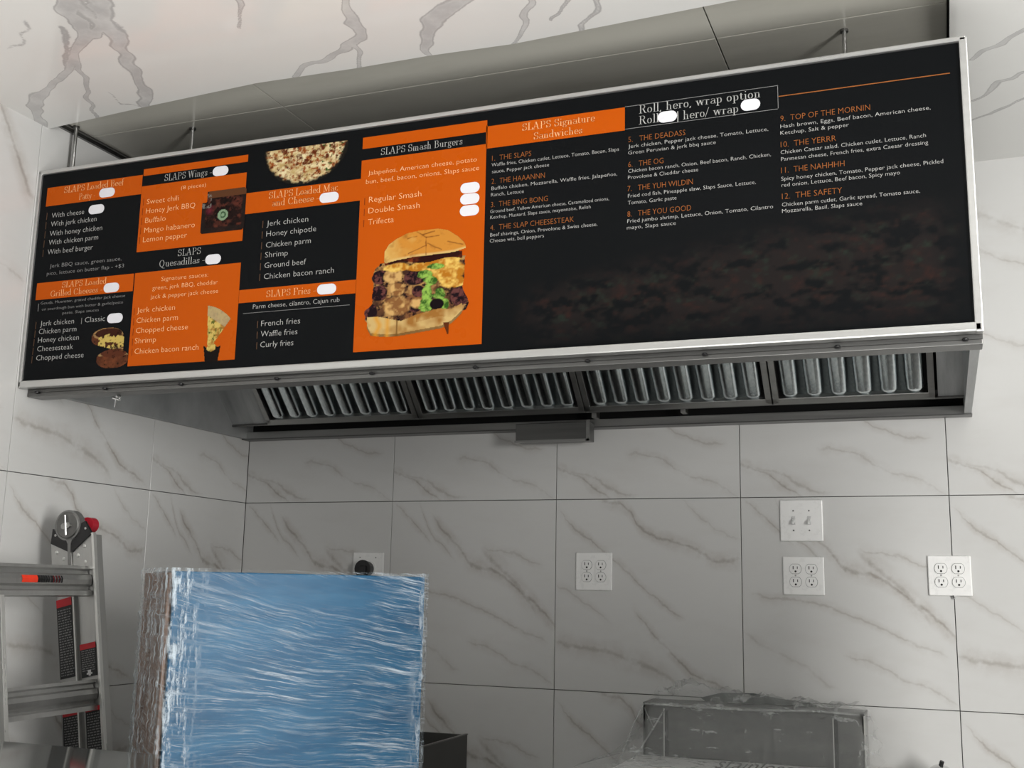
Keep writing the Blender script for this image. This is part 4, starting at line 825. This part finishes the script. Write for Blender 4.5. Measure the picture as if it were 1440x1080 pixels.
# hinge, brackets, rivets and stickers, laid out in the plane of the near rail webs
e1v = e1; yax = e2p; 
def lp(px, py, x=0.):
    d = ray(px, py); o = base + e1v * x; t = ((o - CAM) @ e1v) / (d @ e1v); q = CAM + t * d - base
    return float(q @ yax), float(q @ up)
def lpoly(name, pxs, x, th, mat, par=None, bev=0):
    pts = [lp(a, b, x) for a, b in pxs]; bm = B(); prism(bm, pts, th, lambda a, b, c: (x + c, a * YS, b))
    return mobj(name, bm, M[mat], par or lad)
hinge = lpoly('hinge_bracket', [(77, 744), (83, 748), (90, 756), (98, 760), (98, 776), (74, 765)], .002, .008, 'black_plastic')
hb = lpoly('hinge_bracket', [(99, 762), (108, 758), (115, 748), (117, 736), (122, 733), (127, 742), (131, 750), (104, 776), (99, 776)], .002, .008, 'black_plastic')
hy, hz = lp(99, 739, .0)
def ldisc(name, y, z, r, x0, x1, mat, seg=32, par=None, r2=None, sy=1.):
    bm = B(); cyl(bm, (x0, y * YS, z), (x1, y * YS, z), r, seg, r2); return mobj(name, bm, M[mat], par or lad)
M['hinge_grey'] = plain('hinge_grey', (.22, .22, .215), .45, .5, nscale=25, namt=.15)
hd = ldisc('hinge_disc', hy, hz, .042, -.010, .012, 'hinge_grey'); ldisc('hinge_ring', hy, hz, .040, .010, .0145, 'steel_dark', par=hd, r2=.034)
lpoly('hinge_neck', [(93, 755), (104, 755), (101, 765), (100, 800), (97.5, 800), (97, 765)], .006, .006, 'hinge_grey')
ldisc('hinge_bolt', hy - .008, hz - .002, .009, .012, .020, 'steel', 6); ldisc('hinge_bolt', hy + .006, hz - .001, .008, .012, .020, 'steel', 12)
bm = B(); cyl(bm, (.020, (hy + .000) * YS, hz + .028), (.022, (hy + .001) * YS, hz - .028), .003, 8); mobj('lock_lever', bm, M['chrome'], lad)
ry, rz_ = lp(122, 738, -.024); ldisc('red_lock_knob', ry, rz_, .021, -.050, -.024, 'red', 24)['label'] = 'red lock knob'
lpoly('end_gusset', [(73, 765), (97, 776), (97, 800), (74, 800)], .0015, .003, 'alu'); lpoly('end_gusset', [(104, 777), (125, 751), (130, 751), (133, 800), (104, 800)], .0015, .003, 'alu')
for px, py in ((80, 777), (90, 786), (119, 768), (110, 781), (120, 790)):
    y, z = lp(px, py, .004); mobj('rivet', sphere(B(), (.0048, y * YS, z), .0055, (.5, 1, 1), 10), M['alu_bright'], lad)
for px, py in ((78, 753), (120, 743)):
    y, z = lp(px, py, .010); mobj('rivet', sphere(B(), (.0105, y * YS, z), .004, (.5, 1, 1), 8), M['steel'], lad)
def sticker(c, red, rows_, x=.0042, arrow=None, seed=0):
    # c: four corners TL TR BR BL in the rail plane
    q = [np.array(lp(a, b, x)) for a, b in c]; rr = random.Random(seed)
    def P(u, v): return (q[0] * (1 - u) + q[1] * u) * (1 - v) + (q[3] * (1 - u) + q[2] * u) * v
    def quad(u0, v0, u1, v1, dx):
        return [(x + dx, P(u, v)[0] * YS, P(u, v)[1]) for u, v in ((u0, v0), (u1, v0), (u1, v1), (u0, v1))]
    def flat(name, quads, mat, par=None):
        bm = B()
        for qd in quads: bm.faces.new([bm.verts.new(p) for p in qd])
        return mobj(name, bm, M[mat], par or lad)
    st = flat('warning_sticker', [quad(0, 0, 1, 1, 0)], 'label_black'); flat('sticker_header', [quad(0, 0, 1, red, .0004)], 'label_red', st)
    qs = []; v = red + .035; dv_ = (1 - red - .05) / rows_
    for i in range(rows_):
        u = .08
        if arrow and arrow[0] < v < arrow[1]: v += dv_; continue
        while u < .88:
            w_ = rr.uniform(.06, .2); qs.append(quad(u, v, min(.93, u + w_), v + dv_ * .45, .0004)); u += w_ + .05
        v += dv_
    flat('small_print', qs, 'label_grey', st)
    return st, quad, flat
sticker([(79, 845), (100, 839), (107, 951), (85, 956)], .10, 26, seed=1)
s_, qd, fl = sticker([(112, 907), (134, 902), (137, 949), (115, 954)], .17, 12, arrow=(.8, .97), seed=2)
fl('arrow_mark', [qd(.42, .80, .62, .90, .0006), qd(.34, .88, .7, .93, .0006), qd(.46, .92, .60, .97, .0006)], 'label_white', s_)
sticker([(88, 1003), (110, 998), (114, 1062), (90, 1066)], .10, 15, seed=3); sticker([(120, 996), (141, 991), (146, 1062), (123, 1066)], .09, 16, seed=4)
# round rung label: red then black
def rung_label(px0, px1, py, mat, name):
    # wraps the round middle of the top rung
    zc = (1.443 - base[2]) / up[2]; ox = []
    for px in (px0, px1):
        d = ray(px, py); n = yax; o = base + yax * .057; t = ((o - CAM) @ n) / (d @ n); ox.append(float((CAM + t * d - base) @ e1v))
    bm = B(); ang = [math.radians(a) for a in (-60, -30, 0, 30, 60)]
    ra = [[bm.verts.new((x, (.0385 + .0195 * math.cos(a) + .0005) * YS, zc + .0165 * math.sin(a))) for a in ang] for x in ox]
    for i in range(4): bm.faces.new((ra[0][i], ra[0][i + 1], ra[1][i + 1], ra[1][i]))
    bmesh.ops.recalc_face_normals(bm, faces=bm.faces); return mobj(name, bm, M[mat], lad)
rung_label(31, 53, 810, 'label_bright_red', 'rung_sticker'); rung_label(53, 88, 810, 'label_black', 'rung_sticker')
for a in range(6): rung_label(75 + a * 2, 76 + a * 2, 810, 'label_white' if a % 2 else 'label_red', 'sticker_mark')
for a in range(5): rung_label(56 + a * 3.4, 58 + a * 3.4, 810, 'label_grey', 'sticker_mark')

# ------------------------------------------------------------------ plastic wrapped steel fryer with a flue riser
X0, X1 = 1.60, 2.19; ZR = 1.118; ZB = .972
fr_ = empty('wrapped_fryer', (1.9, -.4, 0), 'stainless appliance with upright flue riser under loose clear plastic, by the back wall', 'fryer')
O = np.array((1.9, -.4, 0))
def fb(name, a, b, mat, bev=.0, par=None): return mobj(name, box(B(), np.array(a) - O, np.array(b) - O, bev), M[mat], par or fr_)
M['riser_grey'] = plain('riser_grey', (.13, .13, .125), .4, .6, nscale=5, namt=.2, nstretch=(.4, 4, 4))
fb('body', (X0, -.72, .10), (X1, -.03, ZB - .012), 'steel', .004)
fb('riser_panel', (X0 - .045, -.155, ZB), (X1, -.145, ZR), 'riser_grey', .001); fb('riser_side', (X1 - .006, -.155, ZB), (X1, -.03, ZR), 'steel'); fb('riser_side', (X0 - .045, -.155, ZB), (X0 - .039, -.03, ZR), 'steel')
fb('riser_top', (X0 - .045, -.157, ZR), (X1, -.03, ZR + .006), 'steel_dark', .001)
M['white_strip'] = plain('white_strip', (.6, .6, .58), .4, nscale=30)
for x in (1.618, 2.103):
    fb('riser_slot', (x + .003, -.1575, ZB), (x + .014, -.1553, ZR - .014), 'black_slot'); fb('slot_edge', (x, -.160, ZB - .005), (x + .003, -.154, ZR - .01), 'white_strip')
fb('slot_edge', (X1 - .003, -.160, ZB), (X1 + .001, -.154, ZR), 'white_strip')
fb('top_cover', (X0 - .06, -.72, ZB - .012), (X1 - .02, -.158, ZB), 'white_plastic', .003)
for a in ((X0 + .02, -.70), (X1 - .06, -.70), (X0 + .02, -.10), (X1 - .06, -.10)): fb('leg', (a[0], a[1], 0), (a[0] + .04, a[1] + .04, .10), 'steel_dark')
# slanted lettering printed on the cover
cu = bpy.data.curves.new('lettering', 'FONT'); cu.body = 'stainless'; cu.size = .062; cu.shear = .45; cu.resolution_u = 3
ob = bpy.data.objects.new('lettering', cu); me = bpy.data.meshes.new_from_object(ob); bpy.data.objects.remove(ob); me.name = 'lettering'
me.materials.clear(); me.materials.append(M['label_grey']); tx = lobj('lettering', me, fr_); tp = on(1003, 1082, 2, ZB + .002) - O
tx.location = tp + np.array((0, 0, .004)); tx.rotation_euler = (math.radians(35), 0, math.radians(-6))
# clear film
def film_mat(name, base, lo, hi, sc, col=(.72, .74, .73)):
    t = NT(name); co = t.obj(); n = t.noise(t.mapping(co, (3, 10, 10), (0, .5, .4)), sc, 5, .7); n2 = t.noise(t.mapping(co, (9, 3, 3), (0, .2, -.6)), sc * .8, 4, .65)
    a = t.math('MAXIMUM', t.mapr(n, .56, .68), t.math('MULTIPLY', t.mapr(n2, .58, .7), .8))
    t.b.inputs['Base Color'].default_value = (*col, 1); t.b.inputs['Roughness'].default_value = .2; t.lk(t.mapr(a, 0, 1, lo, hi), t.b.inputs['Alpha']); t.bump(t.math('ADD', n, n2), .7, .01); return t.m
M['film'] = film_mat('clear_film', 0, .20, .60, 2.6); M['film_dark'] = plain('grey_film_flap', (.13, .14, .135), .3, nscale=12)
random.seed(11); bm = B(); cols = []
nu, nv = 70, 34
key = [  # (v, left x, right x, y, z) rows of the drape from the wall over the ridge and down to the front
    (0, 1.60, 2.10, -.015, ZR + .028), (.14, 1.585, 2.13, -.07, ZR + .040), (.26, 1.548, 2.20, -.165, ZR + .010), (.36, 1.545, 2.205, -.175, ZR - .02), (.62, 1.515, 2.225, -.21, ZB + .05), (.80, 1.475, 2.225, -.26, ZB + .008), (1, 1.46, 2.215, -.62, ZB + .006)]
ka = np.array(key)
def drape(u, v):
    l, r, y, z = [np.interp(v, ka[:, 0], ka[:, i]) for i in (1, 2, 3, 4)]
    x = l + (r - l) * u
    wv = .006 * math.sin(u * 31 + v * 17) + .004 * math.sin(u * 67 - v * 40) + .003 * math.sin((u * 90 + v * 90))
    if v < .2: z += .030 * math.exp(-((u - .15) / .08) ** 2) + .012 * math.exp(-((u - .32) / .1) ** 2) - .03 * max(0, u - .45)
    e = min(u, 1 - u)
    if e < .06 and v > .2: y += (.06 - e) * 1.5
    return x, y - abs(wv), z + (wv if v < .3 else abs(wv) * .6)
V = [[bm.verts.new(np.array(drape(i / nu, j / nv)) - O) for i in range(nu + 1)] for j in range(nv + 1)]
for j in range(nv):
    for i in range(nu): bm.faces.new((V[j][i], V[j][i + 1], V[j + 1][i + 1], V[j + 1][i]))
mobj('plastic_film', bm, M['film'], fr_, True)
bm = B()
for sx, xa in ((-1, 0), (1, 1)):
    rws = []
    for j in range(9, nv + 1):
        x, y, z = drape(xa, j / nv); rws.append([bm.verts.new(np.array((x + sx * .012 * math.sin(j * 1.1) * k / 4, y + k * (abs(y) - .03) / 5, z - k * .004)) - O) for k in range(5)])
    for a, b in zip(rws, rws[1:]):
        for k in range(4): bm.faces.new((a[k], a[k + 1], b[k + 1], b[k]))
M['film_s'] = film_mat('film_gathered', 0, .26, .62, 2.6); mobj('film_side', bm, M['film_s'], fr_, True)
# tape like crease lines on the film
def strand(pts, r=.0022):
    bm = B()
    for a, b in zip(pts, pts[1:]): cyl(bm, np.array(a) - O, np.array(b) - O, r, 6)
    return mobj('film_crease', bm, M['film_edge'], fr_, True)
M['film_edge'] = film_mat('film_fold', 0, .28, .6, 3)
strand([on(933, 1000, 1, -.19), on(912, 1035, 1, -.22), on(886, 1075, 1, -.26)], .003); strand([on(905, 990, 1, -.18), on(890, 1020, 1, -.2), on(868, 1078, 1, -.25)])
strand([on(906, 995, 1, -.18), on(920, 1025, 1, -.2)], .0015); strand([on(905, 989, 1, -.175), on(960, 993, 1, -.178), on(1060, 999, 1, -.178), on(1150, 1000, 1, -.178), on(1209, 1006, 1, -.175)], .0035)
# grey flap of film sticking up behind the riser
fp = [(985, 981), (1015, 974), (1060, 975), (1095, 982), (1148, 991), (1150, 1002), (1000, 992)]
bm = B(); q = [on(a, b, 1, -.022) - O for a, b in fp]; q2 = [p + np.array((0, .003, 0)) for p in q]
va = [bm.verts.new(p) for p in q]; vb = [bm.verts.new(p) for p in q2]; bm.faces.new(va); bm.faces.new(vb[::-1])
for i in range(len(va)): bm.faces.new((va[i], va[(i + 1) % len(va)], vb[(i + 1) % len(va)], vb[i]))
mobj('film_flap', bm, M['film_dark'], fr_)

# ------------------------------------------------------------------ chrome valve at the bottom edge
kp = on(1322, 1076, 1, -.10); vl = empty('pipe_valve', (kp[0], -.10, 0), 'chrome round topped valve with a small black stub, bottom right by the wall', 'valve')
bm = B(); cyl(bm, (0, 0, 0), (0, 0, kp[2] - .035), .011, 14); mobj('pipe', bm, M['chrome'], vl)
bm = B(); sphere(bm, (0, 0, kp[2] - .030), .036, (1, 1, .9), 24); mobj('dome', bm, M['chrome'], vl, True)
bm = B(); cyl(bm, (.0, -.006, kp[2] - .006), (.006, -.010, kp[2] + .012), .006, 10); mobj('stub', bm, M['black_plastic'], vl)
